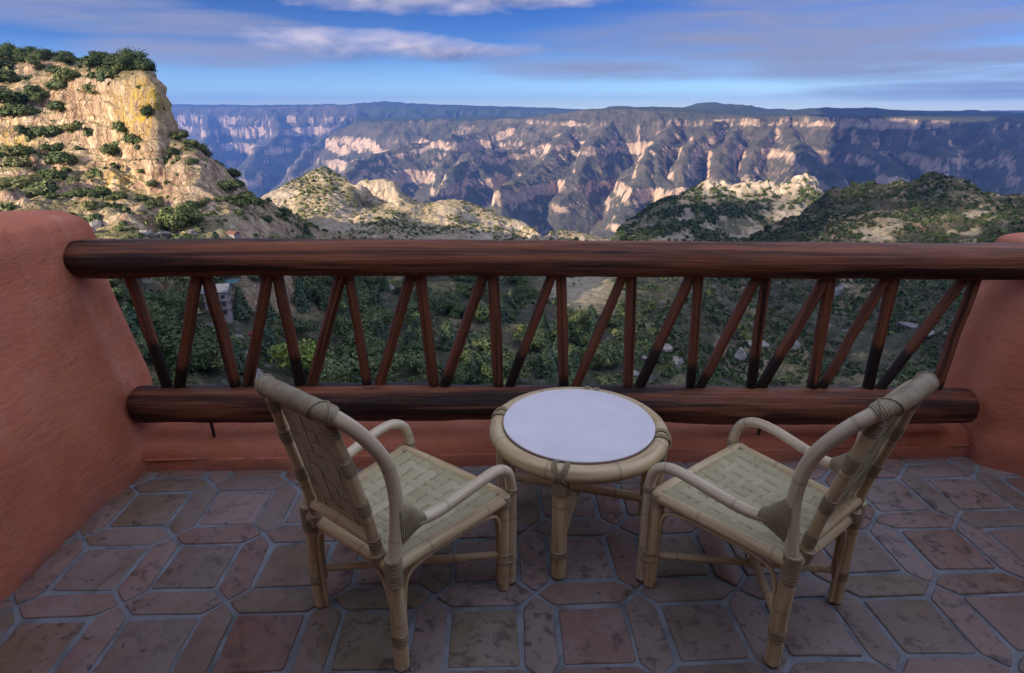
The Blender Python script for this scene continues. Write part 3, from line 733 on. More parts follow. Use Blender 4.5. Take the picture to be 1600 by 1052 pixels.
# ================================================================== THE LAND
def pixel(P):
    d = P - np.array([0, 0, EYE]); f = d[..., 1] * CP - d[..., 2] * SP; up = d[..., 1] * SP + d[..., 2] * CP
    return 800 + F * d[..., 0] / f, 526 - F * up / f
def herm(P, x, xq):
    """monotone-ish cubic Hermite through P (n,...) at x, sampled at xq"""
    P = np.asarray(P, float); x = np.asarray(x, float)
    m = np.zeros_like(P)
    dl = np.diff(P, axis=0) / np.diff(x).reshape(-1, *([1] * (P.ndim - 1)))
    m[1:-1] = np.where(dl[:-1] * dl[1:] > 0, 2 * dl[:-1] * dl[1:] / (dl[:-1] + dl[1:] + 1e-30 * np.sign(dl[:-1] + dl[1:] + 1e-30)), 0)
    m[0], m[-1] = dl[0], dl[-1]
    i = np.clip(np.searchsorted(x, xq, side='right') - 1, 0, len(x) - 2)
    h = (x[i + 1] - x[i]); t = (xq - x[i]) / h
    sh = (-1,) + (1,) * (P.ndim - 1); h = h.reshape(sh); t = t.reshape(sh)
    return ((2 * t**3 - 3 * t**2 + 1) * P[i] + (t**3 - 2 * t**2 + t) * h * m[i] + (-2 * t**3 + 3 * t**2) * P[i + 1] + (t**3 - t**2) * h * m[i + 1])
def sheet(us, ctl, rows, ucols):
    """ctl (ncol, nk, 3) control points, rows: samples per segment -> (NR, NC, 3)"""
    ctl = np.asarray(ctl, float)
    C = herm(ctl, np.asarray(us, float), ucols)           # (NC, nk, 3)
    C = C.transpose(1, 0, 2)
    kq = np.concatenate([np.arange(n) / n + i for i, n in enumerate(rows)] + [[len(rows)]])
    return herm(C, np.arange(C.shape[0]), kq), kq
def normals(P):
    n = np.cross(np.gradient(P, axis=1), np.gradient(P, axis=0)); n /= np.linalg.norm(n, axis=2)[..., None] + 1e-9
    return np.where((n[..., 2:3] < 0) & (np.abs(n[..., 2:3]) > .2), -n, n)
def add_attr(me, name, a):
    x = me.attributes.new(name, 'FLOAT', 'POINT'); x.data.foreach_set('value', np.ascontiguousarray(a, np.float32).ravel())

# ---- sheet 1: slope below the terrace, left cliff, right-hand hill
T1 = {
 -400: ([55,70,85],[(500,95),(490,112),(480,122),(470,130),(460,140),(450,150),(440,170)]),
 -250: ([60,78,95],[(470,105),(455,125),(440,140),(425,150),(410,165),(395,180),(380,200)]),
 -100: ([65, 85, 105], [(420, 157), (395, 202), (365, 237), (330, 267), (290, 282), (250, 298), (215, 322)]),
 0: ([72, 95, 115], [(375, 156), (318, 195), (262, 226), (228, 242), (165, 256), (122, 274), (100, 300)]),
 70: ([80, 105, 130], [(375, 161), (325, 193), (285, 219), (250, 236), (165, 255), (128, 268), (100, 295)]),
 140: ([85, 115, 140], [(375, 164), (330, 190), (298, 214), (245, 234), (190, 246), (126, 252), (103, 280)]),
 200: ([92, 122, 150], [(375, 166), (332, 193), (300, 213), (262, 226), (200, 232), (124, 237), (106, 269)]),
 224: ([97, 130, 158], [(375, 170), (332, 196), (300, 214), (262, 223), (190, 228), (120, 231), (110, 251)]),
 243: ([100, 135, 162], [(375, 175), (335, 199), (305, 211), (265, 217), (205, 222), (144, 225), (140, 252)]),
 262: ([102, 138, 166], [(375, 180), (335, 202), (305, 212), (268, 218), (237, 224), (207, 228), (204, 255)]),
 300: ([105, 142, 164], [(375, 178), (335, 197), (305, 204), (280, 210), (260, 216), (242, 222), (240, 248)]),
 338: ([108, 148, 167], [(375, 181), (338, 197), (315, 204), (296, 211), (282, 216), (270, 221), (268, 249)]),
 388: ([110, 155, 173], [(375, 190), (350, 202), (337, 207), (328, 213), (321, 218), (315, 223), (313, 250)]),
 440: ([113, 160, 184], [(375, 213), (358, 224), (350, 230), (344, 237), (338, 244), (333, 251), (332, 276)]),
 500: ([118, 170, 212], [(380, 269), (372, 283), (368, 292), (365, 302), (363, 311), (361, 320), (360, 344)]),
 560: ([122,180,260],[(386,340),(381,350),(379,358),(377,366),(375,374),(374,380),(374,395)]),
 620: ([128,190,275],[(393,350),(389,362),(387,372),(386,380),(385,386),(384,392),(384,410)]),
 700: ([135,202,290],[(396,370),(392,380),(390,388),(389,396),(388,404),(387,410),(386,425)]),
 780: ([145,215,305],[(401,380),(396,390),(393,398),(391,406),(389,412),(387,418),(386,430)]),
 860: ([150,222,315],[(404,385),(397,395),(393,405),(390,415),(387,422),(384,430),(382,450)]),
 920: ([155,228,325],[(406,395),(398,405),(393,415),(389,424),(385,432),(382,440),(380,460)]),
 980: ([160,235,330],[(412,390),(406,398),(402,406),(399,412),(396,418),(394,424),(392,440)]),
 1040: ([172,250,345],[(416,390),(410,398),(406,406),(403,414),(401,420),(399,426),(398,440)]),
 1090: ([195,280,365],[(416,400),(411,408),(407,416),(404,424),(402,432),(401,438),(400,450)]),
 1150: ([230,310,385],[(408,410),(402,420),(397,430),(394,440),(391,448),(389,454),(388,470)]),
 1200: ([240,310,375],[(395,415),(382,440),(375,455),(370,470),(366,480),(363,490),(362,500)]),
 1250: ([235,300,365],[(385,420),(367,450),(358,470),(351,485),(346,495),(343,505),(342,520)]),
 1290: ([230,295,358],[(378,420),(352,455),(340,475),(331,492),(325,505),(319,520),(318,540)]),
 1340: ([225,290,350],[(375,415),(345,455),(330,478),(315,500),(305,520),(296,540),(295,560)]),
 1364: ([223,287,347],[(375,412),(345,452),(329,476),(314,498),(301,518),(290,538),(289,558)]),
 1400: ([220,280,340],[(375,405),(345,445),(328,470),(314,495),(304,515),(296,535),(295,555)]),
 1430: ([217,276,335],[(374,400),(343,440),(326,466),(311,490),(301,510),(292,530),(291,552)]),
 1462: ([215,272,330],[(372,395),(340,435),(322,460),(305,482),(290,502),(278,522),(277,545)]),
 1510: ([210,262,318],[(372,380),(345,420),(330,442),(316,462),(307,482),(299,502),(298,525)]),
 1560: ([205,255,305],[(374,362),(352,400),(342,420),(333,440),(326,460),(320,478),(319,500)]),
 1620: ([200,248,295],[(376,350),(358,385),(348,405),(341,425),(335,442),(329,460),(328,485)]),
 1800: ([190,235,280],[(378,330),(362,360),(352,380),(345,398),(338,415),(332,430),(332,455)]),
 2050: ([180,220,260],[(378,300),(362,330),(352,350),(345,368),(338,385),(332,400),(332,425)]),
}
us = sorted(T1); ctl = []
for u in us:
    near, hill = T1[u]
    col = []
    t = float(W(u, 450, 1.)[0])
    col.append((t * 6, 6, -6.)); D = near[0] * .4; col.append((t * D, D, 1.6 - .62 * D))
    for v, D in zip((612, 520, 442), near): col.append(tuple(W(u, v, D)))
    for v, D in hill: col.append(tuple(W(u, v, D)))
    x, y, z = col[-1]
    if u < 250: col.append((x * 1.16, y * 1.16, z - 6.)); col.append((x * 1.8, y * 1.8, z - 260.))
    else: col.append((x * 1.12, y * 1.12, z - 30)); col.append((x * 2.0, y * 2.0, z - 330.))
    ctl.append(col)
NC = 1150; ucols = np.linspace(-400, 2050, NC)
rows = [6, 10, 44, 44, 40, 60, 48, 48, 56, 56, 40, 22, 12]
P1, kq1 = sheet(us, ctl, rows, ucols)
N1 = normals(P1)
x, y, z = P1[..., 0], P1[..., 1], P1[..., 2]
steep = 1 - sstep(.42, .78, np.abs(N1[..., 2]))
U1 = np.broadcast_to(ucols[None], x.shape); K1 = np.broadcast_to(kq1[:, None], x.shape)
nearf = sstep(40, 110, y)
lf = sstep(480, 380, U1)
blk = np.abs((z / 9 + .8 * fbm(x / 22, y / 22, z / 30, 3, 51)) % 1 - .5) * 2
d = steep * (2.8 * ridged(x / 13, y / 13, z / 50, 4, 1) + 1.8 * fbm(x / 7, y / 7, z / 9, 4, 5) + .8 * ridged(x / 2.6, y / 2.6, z / 7, 3, 9) + .9 * lf * sstep(.2, .5, blk)) \
    + (1 - steep) * (1.6 * fbm(x / 26, y / 26, z / 26, 4, 11) + .7 * fbm(x / 6, y / 6, z / 6, 3, 14)) \
    + lf * sstep(5.2, 6., K1) * sstep(11.6, 10.6, K1) * (2.4 * np.maximum(ridged(x / 19, y / 19, z / 26, 4, 55), -.15) + 1.3 * np.maximum(ridged(x / 6.5, y / 6.5, z / 10, 3, 57), -.2)) * (1 - .75 * np.exp(-(((U1 - 190) / 62) ** 2)) * sstep(7.5, 8.5, K1))
# rock outcrops standing out of the gentler slopes
oc = sstep(.18, .5, fbm(x / 20, y / 20, z / 20, 4, 31)) * (1 - steep) * sstep(445, 380, pixel(P1)[1] * 0 + 400 - (K1 - 4) * 20)
d = d + oc * (2.2 + 1.5 * ridged(x / 6, y / 6, z / 12, 3, 33))
# rough broken ground on the dark right-hand slopes
rt = sstep(850, 1150, U1) * sstep(13, 10, K1)
d = d + rt * (1 - steep) * (6.5 * np.maximum(ridged(x / 36, y / 36, z / 50, 4, 41), -.2) + 1.6 * np.maximum(ridged(x / 9, y / 9, z / 14, 3, 43), -.2))
d = d - 1.5 * lf * steep * sstep(150, 240, U1)
d *= nearf * sstep(13.2, 12, K1)
P1 = P1 + N1 * d[..., None]
N1 = normals(P1)
F1 = grid_faces(*P1.shape[:2])
me = np_mesh('hillside', P1.reshape(-1, 3), F1, M['terrain'])
pu, pv = pixel(P1)
lic = np.exp(-(((pu - 222) / 40) ** 2 + ((pv - 165) / 45) ** 2)) * 1.25 + np.exp(-(((pu - 185) / 25) ** 2 + ((pv - 285) / 22) ** 2)) + .8 * np.exp(-(((pu - 10) / 40) ** 2 + ((pv - 225) / 30) ** 2))
add_attr(me, 'lichen', np.clip(lic, 0, 1))
sun_patch = np.zeros(pu.shape)  # sunlight put into the ground colour: paler patches on the right hill
for a_, b_, c_, d_ in ((1370, 338, 1415, 376), (1330, 352, 1400, 378), (1480, 350, 1532, 378), (1505, 322, 1560, 348)): sun_patch = np.maximum(sun_patch, sstep(1.25, .8, np.hypot((pu - (a_ + c_) / 2) / ((c_ - a_) / 2), (pv - (b_ + d_) / 2) / ((d_ - b_) / 2))))
sun_patch = sun_patch * sstep(-.25, .2, fbm(x / 11, y / 11, z / 11, 4, 301))
saddle = np.exp(-(((pu - 905) / 62) ** 2 + ((pv - 452) / 30) ** 2) ** 2) * (K1 < 4.9)  # the saddle is painted paler too, as a sunlit spot
sun_foot = np.exp(-(((pu - 250) / 130) ** 2 + ((pv - 352) / 26) ** 2) ** 2) * (K1 > 4.6) * sstep(-.3, .25, fbm(x / 12, y / 12, None, 3, 88))  # sunny foot of the cliff, painted paler in broken spots
add_attr(me, 'pale', np.clip(sun_patch + saddle + .7 * sun_foot, 0, 1))
add_attr(me, 'forest', (1 - .9 * sun_patch) * (1 - .9 * saddle) * np.clip(sstep(5.0, 4.0, K1) + 1. * sstep(930, 1080, U1) + 0 * x, 0, 1) * (1 - .6 * sstep(.55, .68, .5 + .5 * fbm(x / 35, y / 35, None, 3, 77) + .1 * sstep(.3, .6, oc))))
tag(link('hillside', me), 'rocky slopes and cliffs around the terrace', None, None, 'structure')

# ---- sheet 2: the sunlit hill behind the saddle and the pinnacle ridge on the right
T2 = {
 330: [(394,420),(370,500),(352,590),(345,600)], 395: [(392,420),(355,510),(332,580),(318,600)], 415: [(392,420),(350,520),(325,590),(309,615)], 437: [(390,420),(345,535),(318,600),(299,650)],
 475: [(388,430),(332,555),(300,630),(278,690)], 506: [(388,440),(325,565),(292,650),(266,710)], 532: [(388,450),(330,565),(300,640),(278,700)],
 556: [(388,455),(340,560),(312,620),(300,650)], 566: [(388,455),(340,560),(322,640),(284,655)], 590: [(388,460),(340,560),(322,638),(283,655)], 613: [(388,460),(340,560),(322,635),(288,652)],
 626: [(388,462),(345,560),(322,620),(303,655)], 670: [(390,470),(352,560),(332,620),(319,660)], 705: [(390,480),(350,570),(328,620),(314,660)],
 740: [(392,490),(358,575),(337,620),(323,650)], 770: [(392,500),(362,575),(346,610),(334,640)], 800: [(394,510),(370,575),(355,605),(344,630)],
 828: [(396,520),(382,565),(368,585),(356,600)], 850: [(398,520),(386,545),(380,560),(374,575)], 884: [(398,520),(378,560),(368,580),(360,600)],
 920: [(398,530),(382,560),(373,580),(366,600)], 952: [(400,540),(392,560),(384,580),(376,600)],
 985: [(402,560),(376,680),(360,760),(345,850)], 1020: [(402,570),(364,710),(343,790),(325,870)], 1060: [(402,580),(352,725),(328,800),(308,880)],
 1096: [(402,590),(347,725),(318,810),(294,880)], 1140: [(402,600),(347,735),(318,812),(295,880)], 1180: [(402,600),(347,735),(322,805),(300,880)],
 1215: [(402,600),(347,735),(322,805),(301,872)], 1236: [(402,600),(347,735),(318,800),(293,870)], 1246: [(402,600),(347,735),(316,800),(283,868)],
 1266: [(402,600),(347,735),(316,800),(283,868)], 1276: [(402,600),(350,735),(325,800),(301,862)], 1288: [(402,600),(355,730),(335,790),(318,850)],
 1305: [(402,600),(362,710),(347,760),(333,800)], 1360: [(402,600),(372,690),(358,740),(348,780)], 1500: [(402,600),(380,680),(370,720),(360,760)],
}
us = sorted(T2); ctl = []
for u in us:
    col = [tuple(W(u, v, D)) for v, D in T2[u]]
    x0_, y0_, z0_ = col[0]; col.insert(0, (x0_ * .92, y0_ * .92, z0_ - 40))
    x0_, y0_, z0_ = col[-1]; col += [(x0_ * 1.07, y0_ * 1.07, z0_ - 32), (x0_ * 1.8, y0_ * 1.8, z0_ - 420)]
    ctl.append(col)
uc2 = np.linspace(330, 1500, 860)
P2, kq2 = sheet(us, ctl, [6, 80, 80, 70, 24, 14], uc2)
N2 = normals(P2); x, y, z = P2[..., 0], P2[..., 1], P2[..., 2]
U2 = np.broadcast_to(uc2[None], x.shape); K2 = np.broadcast_to(kq2[:, None], x.shape)
steep = 1 - sstep(.45, .8, np.abs(N2[..., 2]))
rid = sstep(3.0, 3.9, K2) * (sstep(1085, 1105, U2) * sstep(1300, 1280, U2) + .0)
gul = ridged(x / 60, y / 60, z / 120, 4, 3)
d = 4.5 * gul + 3.2 * fbm(x / 20, y / 20, z / 20, 4, 5) + 1.6 * ridged(x / 9, y / 9, z / 14, 3, 7) + rid * 8.5 * ridged(x / 20, y / 20, z / 60, 4, 9) \
    + 3.5 * sstep(545, 560, U2) * sstep(630, 615, U2) * sstep(2.6, 3.4, K2) * ridged(x / 16, y / 16, z / 60, 3, 15)
# rocky ribs running down the face
ribs = ridged((x + .3 * z) / 34, y / 90, z / 60, 3, 21)
d = d + 2.6 * np.maximum(ribs, 0) * sstep(900, 820, U2)
d = d + sstep(960, 1040, U2) * (7 * np.maximum(ridged((x - .2 * z) / 55, y / 80, z / 90, 4, 61), -.3) + 3 * np.maximum(ridged(x / 14, y / 14, z / 24, 3, 63), -.2))
d *= sstep(0, 1, K2) * sstep(6, 5, K2) * (1 - .55 * sstep(3.6, 4, K2) * sstep(4.5, 4, K2) * (1 - sstep(1085, 1105, U2) * sstep(1300, 1280, U2)))
P2 = P2 + N2 * d[..., None]; N2 = normals(P2)
me = np_mesh('hills', P2.reshape(-1, 3), grid_faces(*P2.shape[:2]), M['hill'])
add_attr(me, 'green', np.clip(sstep(960, 1040, U2) * (1 - sstep(3.35, 3.75, K2)) * .9 + .9 * sstep(530, 545, U2) * sstep(600, 585, U2) * sstep(3.3, 3.0, K2) * sstep(1.6, 2.2, K2), 0, 1))
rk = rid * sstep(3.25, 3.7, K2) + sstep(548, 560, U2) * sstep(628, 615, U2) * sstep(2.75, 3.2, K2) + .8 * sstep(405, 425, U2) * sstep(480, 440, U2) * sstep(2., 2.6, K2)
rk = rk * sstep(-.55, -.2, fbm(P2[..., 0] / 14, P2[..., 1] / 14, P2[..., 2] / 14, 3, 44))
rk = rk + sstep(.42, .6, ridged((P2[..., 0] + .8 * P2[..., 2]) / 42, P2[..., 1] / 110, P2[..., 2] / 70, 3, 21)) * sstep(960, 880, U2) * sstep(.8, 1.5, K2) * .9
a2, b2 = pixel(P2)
rk = rk * np.where(U2 < 900, .75, .8) + .85 * ((a2 > 1208) & (a2 < 1262) & (b2 > 318) & (b2 < 380)) * sstep(-.3, .1, fbm(P2[..., 0] / 7, P2[..., 1] / 7, P2[..., 2] / 7, 3, 46))  # the box gets pale rock painted in so it looks sunlit
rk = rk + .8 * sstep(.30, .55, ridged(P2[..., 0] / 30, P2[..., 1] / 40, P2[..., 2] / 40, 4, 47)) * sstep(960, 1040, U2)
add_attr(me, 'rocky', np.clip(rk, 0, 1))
tag(link('hills', me), 'scrubby hills and rock ridges beyond the slope', None, None, 'structure')

# ---- far canyon: height field from rims and spur crests
tt = np.linspace(-1.12, 1.12, 1250)
yy = np.exp(np.concatenate([np.linspace(math.log(1500), math.log(3600), 60, endpoint=False), np.linspace(math.log(3600), math.log(6600), 440, endpoint=False), np.linspace(math.log(6600), math.log(16000), 200)]))
TT, YY = np.meshgrid(tt, yy); X = TT * YY; Y = YY
wx = X + 110 * fbm(X / 800, Y / 900, None, 4, 61) + 45 * fbm(X / 190, Y / 190, None, 4, 63)
wy = Y + 110 * fbm(X / 800 + 40, Y / 900, None, 4, 62) + 45 * fbm(X / 190 + 40, Y / 190, None, 4, 64)
def seg_dist(px, py, poly):
    """distance to a 3-D crest polyline in plan, crest height there, running coordinate"""
    best = np.full(px.shape, 1e12); hz = np.zeros(px.shape); run = np.zeros(px.shape); L = 0
    for a, b in zip(poly[:-1], poly[1:]):
        dx, dy = b[0] - a[0], b[1] - a[1]; l2 = dx * dx + dy * dy
        t = np.clip(((px - a[0]) * dx + (py - a[1]) * dy) / l2, 0, 1)
        dd = (px - a[0] - t * dx) ** 2 + (py - a[1] - t * dy) ** 2
        m = dd < best
        best = np.where(m, dd, best); hz = np.where(m, a[2] + t * (b[2] - a[2]), hz); run = np.where(m, L + t * math.sqrt(l2), run)
        L += math.sqrt(l2)
    return np.sqrt(best), hz, run
def poly(*pts): return [tuple(W(u, v, D if D > 7650 else 5000 + (D - 5000) * .9)) for u, v, D in pts]
def prof(d, xs, zs): return np.interp(d, xs, zs)
def behind(px, py, pl):
    """how far behind (away from the viewer) a rim line: >0 on the plateau"""
    th = np.array([p[0] / p[1] for p in pl]); yv = np.array([p[1] for p in pl]); o = np.argsort(th)
    yr = np.interp(px / py, th[o], yv[o]); return py - yr
Z = np.full(X.shape, -1250.) + 60 * fbm(X / 500, Y / 500, None, 3, 70)
plat = np.zeros(X.shape)
rimA = poly((560, 191, 7600), (700, 190, 7000), (770, 189, 6700), (830, 186, 6500), (905, 173, 6300), (955, 171, 6200), (1060, 174, 6000), (1200, 187, 5500), (1290, 188, 5200), (1420, 187, 4800), (1600, 187, 4500), (1900, 187, 4200), (2400, 187, 4000))
rimB = poly((-600, 166, 13500), (150, 166, 13500), (270, 166, 12800), (420, 167, 11800), (560, 164, 11300), (700, 168, 10700), (880, 173, 10300), (1000, 174, 10600), (1400, 176, 11000), (2200, 176, 11000))
PX = [0, 60, 200, 330, 350, 480, 500, 720, 750, 1150, 2500, 9000]; PZ = [0, 30, 135, 250, 325, 420, 480, 660, 740, 1050, 1650, 3500]
for rim, sd, sc in ((rimA, 1, 1.0), (rimB, 2, 1.45)):
    dist, hz, run = seg_dist(wx, wy, rim)
    bh = behind(wx, wy, rim)
    inner = bh > 0
    if sd == 1: inner &= (wx / wy) > rim[0][0] / rim[0][1] + .0
    flute = (70 if sd == 1 else 150) * ridged(run / 420, dist / 2400, None, 4, 80 + sd, .5) * sstep(0, 450, dist) + 30 * ridged(run / 90, dist / 400, None, 3, 84 + sd) * sstep(0, 80, dist)
    dd = np.maximum(dist - flute * sc + 70 * fbm(X / 330, Y / 330, None, 4, 88) * sstep(0, 200, dist), 0) / sc
    zo = hz - prof(dd, PX, PZ) * sc
    zp = hz + np.minimum(dist * .02, 25) + 26 * fbm(X / 420, Y / 420, None, 5, 90) * sstep(0, 300, dist) + 11 * ridged(X / 160, Y / 160, None, 3, 91)
    zz = np.where(inner, zp, zo)
    plat = np.where(inner & (zz > Z), 1., plat); Z = np.maximum(Z, zz)
HX = [0, 250, 800, 1500, 6000]; HZ = [0, 40, 150, 420, 4000]
for pl in (poly((1040, 173, 7800), (1090, 164, 7700), (1120, 161, 7700), (1160, 163, 7700), (1215, 172, 7700)), poly((1240, 171, 7400), (1330, 169, 7200), (1380, 170, 7000), (1450, 176, 6800), (1530, 173, 7000), (1640, 180, 6800)),
           poly((560, 162, 13200), (600, 159.5, 13200), (625, 161, 13200), (700, 166, 13000)), poly((250, 164, 14500), (420, 164, 14500), (520, 163, 14000))):
    dist, hz, run = seg_dist(X, Y, pl)
    zz = hz - prof(dist, HX, HZ) + 26 * fbm(X / 330, Y / 330, None, 5, 95) + 16 * ridged(X / 210, Y / 210, None, 4, 97)
    plat = np.where(zz > Z, 1., plat); Z = np.maximum(Z, zz)
RX = [0, 25, 60, 85, 260, 280, 520, 900, 2200, 9000]; RZ = [0, 12, 38, 90, 260, 320, 560, 920, 2100, 7000]
SP_ = [
 poly((830, 186, 6500), (755, 205, 6300), (720, 215, 6050), (640, 219, 5850), (600, 232, 5650), (565, 255, 5300), (548, 290, 4900)),
 poly((720, 216, 6000), (705, 250, 5600), (690, 285, 5150), (700, 325, 4700)),
 poly((870, 190, 6350), (850, 214, 6000), (790, 222, 5750), (745, 229, 5500), (722, 260, 5150), (705, 285, 4850), (672, 318, 4450)),
 poly((905, 185, 6250), (868, 211, 5750), (864, 236, 5400), (836, 264, 5000), (812, 285, 4600), (790, 312, 4200), (783, 333, 3950)),
 poly((955, 183, 6100), (937, 211, 5550), (925, 222, 5350), (905, 260, 5000), (880, 296, 4600)),
 poly((1060, 186, 5850), (1040, 212, 5250), (1008, 228, 4900), (1002, 262, 4550), (985, 285, 4250), (955, 318, 3850)),
 poly((1060, 186, 5850), (1022, 232, 4950), (1030, 275, 4400), (1045, 318, 3900)),
 poly((1120, 192, 5600), (1106, 209, 5050), (1085, 240, 4700), (1063, 256, 4450), (1060, 290, 4100)),
 poly((1150, 196, 5450), (1140, 230, 4850), (1150, 265, 4400), (1170, 300, 4000)),
 poly((1205, 190, 5450), (1190, 221, 4950), (1180, 252, 4550)),
 poly((1222, 189, 5350), (1245, 205, 4950), (1275, 235, 4500), (1303, 260, 4150), (1320, 300, 3700)),
 poly((1350, 190, 4950), (1368, 222, 4450), (1400, 258, 4000)), poly((1440, 190, 4700), (1470, 230, 4200), (1480, 268, 3800)), poly((1530, 190, 4550), (1560, 235, 4000), (1600, 280, 3500)),
 poly((430, 175, 11500), (440, 205, 10400), (400, 240, 9300), (380, 275, 8400)), poly((560, 172, 11000), (520, 200, 10100), (480, 235, 9100), (455, 270, 8200)),
 poly((330, 176, 12000), (330, 210, 10800), (300, 250, 9700)), poly((690, 176, 10400), (640, 196, 9700), (590, 222, 8800), (550, 250, 8000)),
]
for i, pl in enumerate(SP_):
    far = pl[0][1] > 9000; sc = 1.7 if far else 1.0
    dist, hz, run = seg_dist(wx, wy, pl)
    flute = 34 * ridged(run / 210 + i * 9, dist / 900, None, 4, 100 + i, .6) * sstep(40, 420, dist) + 14 * ridged(run / 55 + i, dist / 300, None, 3, 130 + i) * sstep(0, 70, dist)
    zz = hz + 12 * fbm(run / 120 + i * 5, run * 0 + i, None, 3, 7) - prof(np.maximum(dist - flute * sc, 0) / sc, RX, RZ) * sc
    plat = np.where(zz > Z, 0., plat); Z = np.maximum(Z, zz)
dg_ = ridged((wx * .87 - wy * .5) / 620, (wx * .5 + wy * .87) / 1700, None, 4, 230, .42)
Z = Z + (1 - plat) * (120 * dg_ - 25) * sstep(-60, -260, Z) * sstep(9000, 7600, Y)
# strata: hard beds stand as cliffs, soft beds as benches
def terrace(z, sd):
    q = z + 30 * fbm(X / 1400, Y / 1400, None, 2, sd)
    kz = np.array([-1600, -1250, -900, -780, -560, -520, -430, -300, -270, -190, -90, -70, 0, 400.]); ko = np.array([-1600, -1250, -930, -740, -590, -480, -455, -325, -240, -215, -100, -30, 0, 400.])
    return z + (np.interp(q, kz, ko) - q)
tmix = .25 + .7 * sstep(-.35, .3, fbm(X / 420, Y / 420, None, 3, 205))
Z = np.where(plat > .5, Z, (1 - tmix) * Z + tmix * terrace(Z, 200))
Z = Z + (1 - plat) * (16 * fbm(X / 130, Y / 130, None, 4, 210) + 7 * ridged(X / 45, Y / 45, None, 3, 214))
PF = np.stack([X, Y, Z], -1)
me = np_mesh('canyon', PF.reshape(-1, 3), grid_faces(*X.shape), M['canyon'], smooth=True)
add_attr(me, 'plateau', np.clip(plat + sstep(-75, -20, Z) * .55 * sstep(-.1, .3, fbm(X / 300, Y / 300, None, 3, 220)), 0, 1))
tag(link('canyon', me), 'far canyon walls with banded cliffs, spurs and a wooded rim', None, None, 'structure')
# ground under and behind the hotel, joined to the slope in front
gx, gy = np.meshgrid(np.linspace(-420, 420, 60), np.concatenate([np.linspace(-520, -10, 40), [-4, 0, 3, 5.5, 7.5]]))
gz = -.62 + .8 * fbm(gx / 30, gy / 30, None, 3, 300) * sstep(8, 30, np.hypot(gx, gy)) - 9.5 * sstep(3.4, 7.5, gy) - .1
me = np_mesh('ground', np.stack([gx, gy, gz], -1).reshape(-1, 3), grid_faces(*gx.shape), M['terrain'])
tag(link('ground', me), 'ground of the hilltop the hotel stands on', None, None, 'structure')
# ================================================================== TREES, BUSHES, ROCKS, HOUSE
def leaf_quads(C, Nrm, size, rs, flat=.75):
    n = len(C)
    a = rs.normal(size=(n, 3)); nn = Nrm * flat + a * (1 - flat) * .9; nn /= np.linalg.norm(nn, axis=1)[:, None]
    t = np.cross(nn, rs.normal(size=(n, 3))); t /= np.linalg.norm(t, axis=1)[:, None]; b = np.cross(nn, t)
    s = size * rs.uniform(.6, 1.35, (n, 1))
    V = np.stack([C - t * s - b * s * .62, C + t * s - b * s * .5, C + t * s * .9 + b * s * .62, C - t * s * .8 + b * s * .5], 1)
    V += rs.normal(size=V.shape) * s[:, None] * .12
    return V
def crown_mesh(kind, seed, n, mat, size):
    rs = np.random.default_rng(seed); Cs = []; Ns = []
    if kind == 'oak':
        L = 11
        for k in range(L):
            a = rs.uniform(0, 6.28); r = rs.uniform(.1, .62) if k else 0
            c = np.array([r * math.cos(a), r * math.sin(a), rs.uniform(.42, .95) - .25 * r]); R_ = rs.uniform(.26, .42)
            d = rs.normal(size=(n // L, 3)); d[:, 2] = np.abs(d[:, 2]) * rs.choice([1, 1, 1, -.6], n // L); d /= np.linalg.norm(d, axis=1)[:, None]
            rad = R_ * rs.uniform(.55, 1.12, (n // L, 1)) * (1 + .18 * rs.normal(size=(n // L, 1)))
            Cs.append(c + d * rad * np.array([1, 1, .8])); Ns.append(d)
    elif kind == 'pine':
        for k in range(n):
            h = rs.uniform(0, 1) ** 1.15; tier = (h * 8) % 1
            r = .40 * (1 - h) ** .8 * (1.12 - .5 * tier) * rs.uniform(.35, 1.08) + .02; a = rs.uniform(0, 6.28); r *= 1 + .22 * math.sin(3 * a + seed) + .15 * math.sin(5 * a + 9 * h)
            Cs.append([[r * math.cos(a), r * math.sin(a), .16 + .9 * h - .12 * r]]); Ns.append([[.6 * math.cos(a), .6 * math.sin(a), .75]])
    else:   # bush
        L = 8
        for k in range(L):
            a = rs.uniform(0, 6.28); r = rs.uniform(.1, .62)
            c = np.array([r * math.cos(a), r * math.sin(a), rs.uniform(.2, .52) - .2 * r]); R_ = rs.uniform(.25, .42)
            d = rs.normal(size=(n // L, 3)); d[:, 2] = np.abs(d[:, 2]) * rs.choice([1, 1, -.4], n // L); d /= np.linalg.norm(d, axis=1)[:, None]
            Cs.append(c + d * R_ * rs.uniform(.6, 1.15, (n // L, 1))); Ns.append(d)
    C = np.concatenate(Cs); Nn = np.concatenate(Ns)
    V = leaf_quads(C, Nn, size, rs)
    return np_mesh('crown', V.reshape(-1, 3), np.arange(len(C) * 4).reshape(-1, 4), mat, smooth=False)
def trunk_mesh(seed, h, limbs=3):
    rs = random.Random(seed); b = MB()
    b.tube(spline([(0, 0, -.12), (.02 * rs.uniform(-1, 1), .02, h * .4), (.05 * rs.uniform(-1, 1), .04 * rs.uniform(-1, 1), h)], 5), np.linspace(.045, .018, 11), 7)
    for k in range(limbs):
        a = rs.uniform(0, 6.28); z = h * rs.uniform(.45, .75)
        b.tube(spline([(0.01, 0, z), (.14 * math.cos(a), .14 * math.sin(a), z + .12), (.32 * math.cos(a), .32 * math.sin(a), z + .26)], 4), np.linspace(.02, .007, 9), 5)
    o = b.build('trunk', M['bark']); me = o.data; bpy.data.objects.remove(o); return me
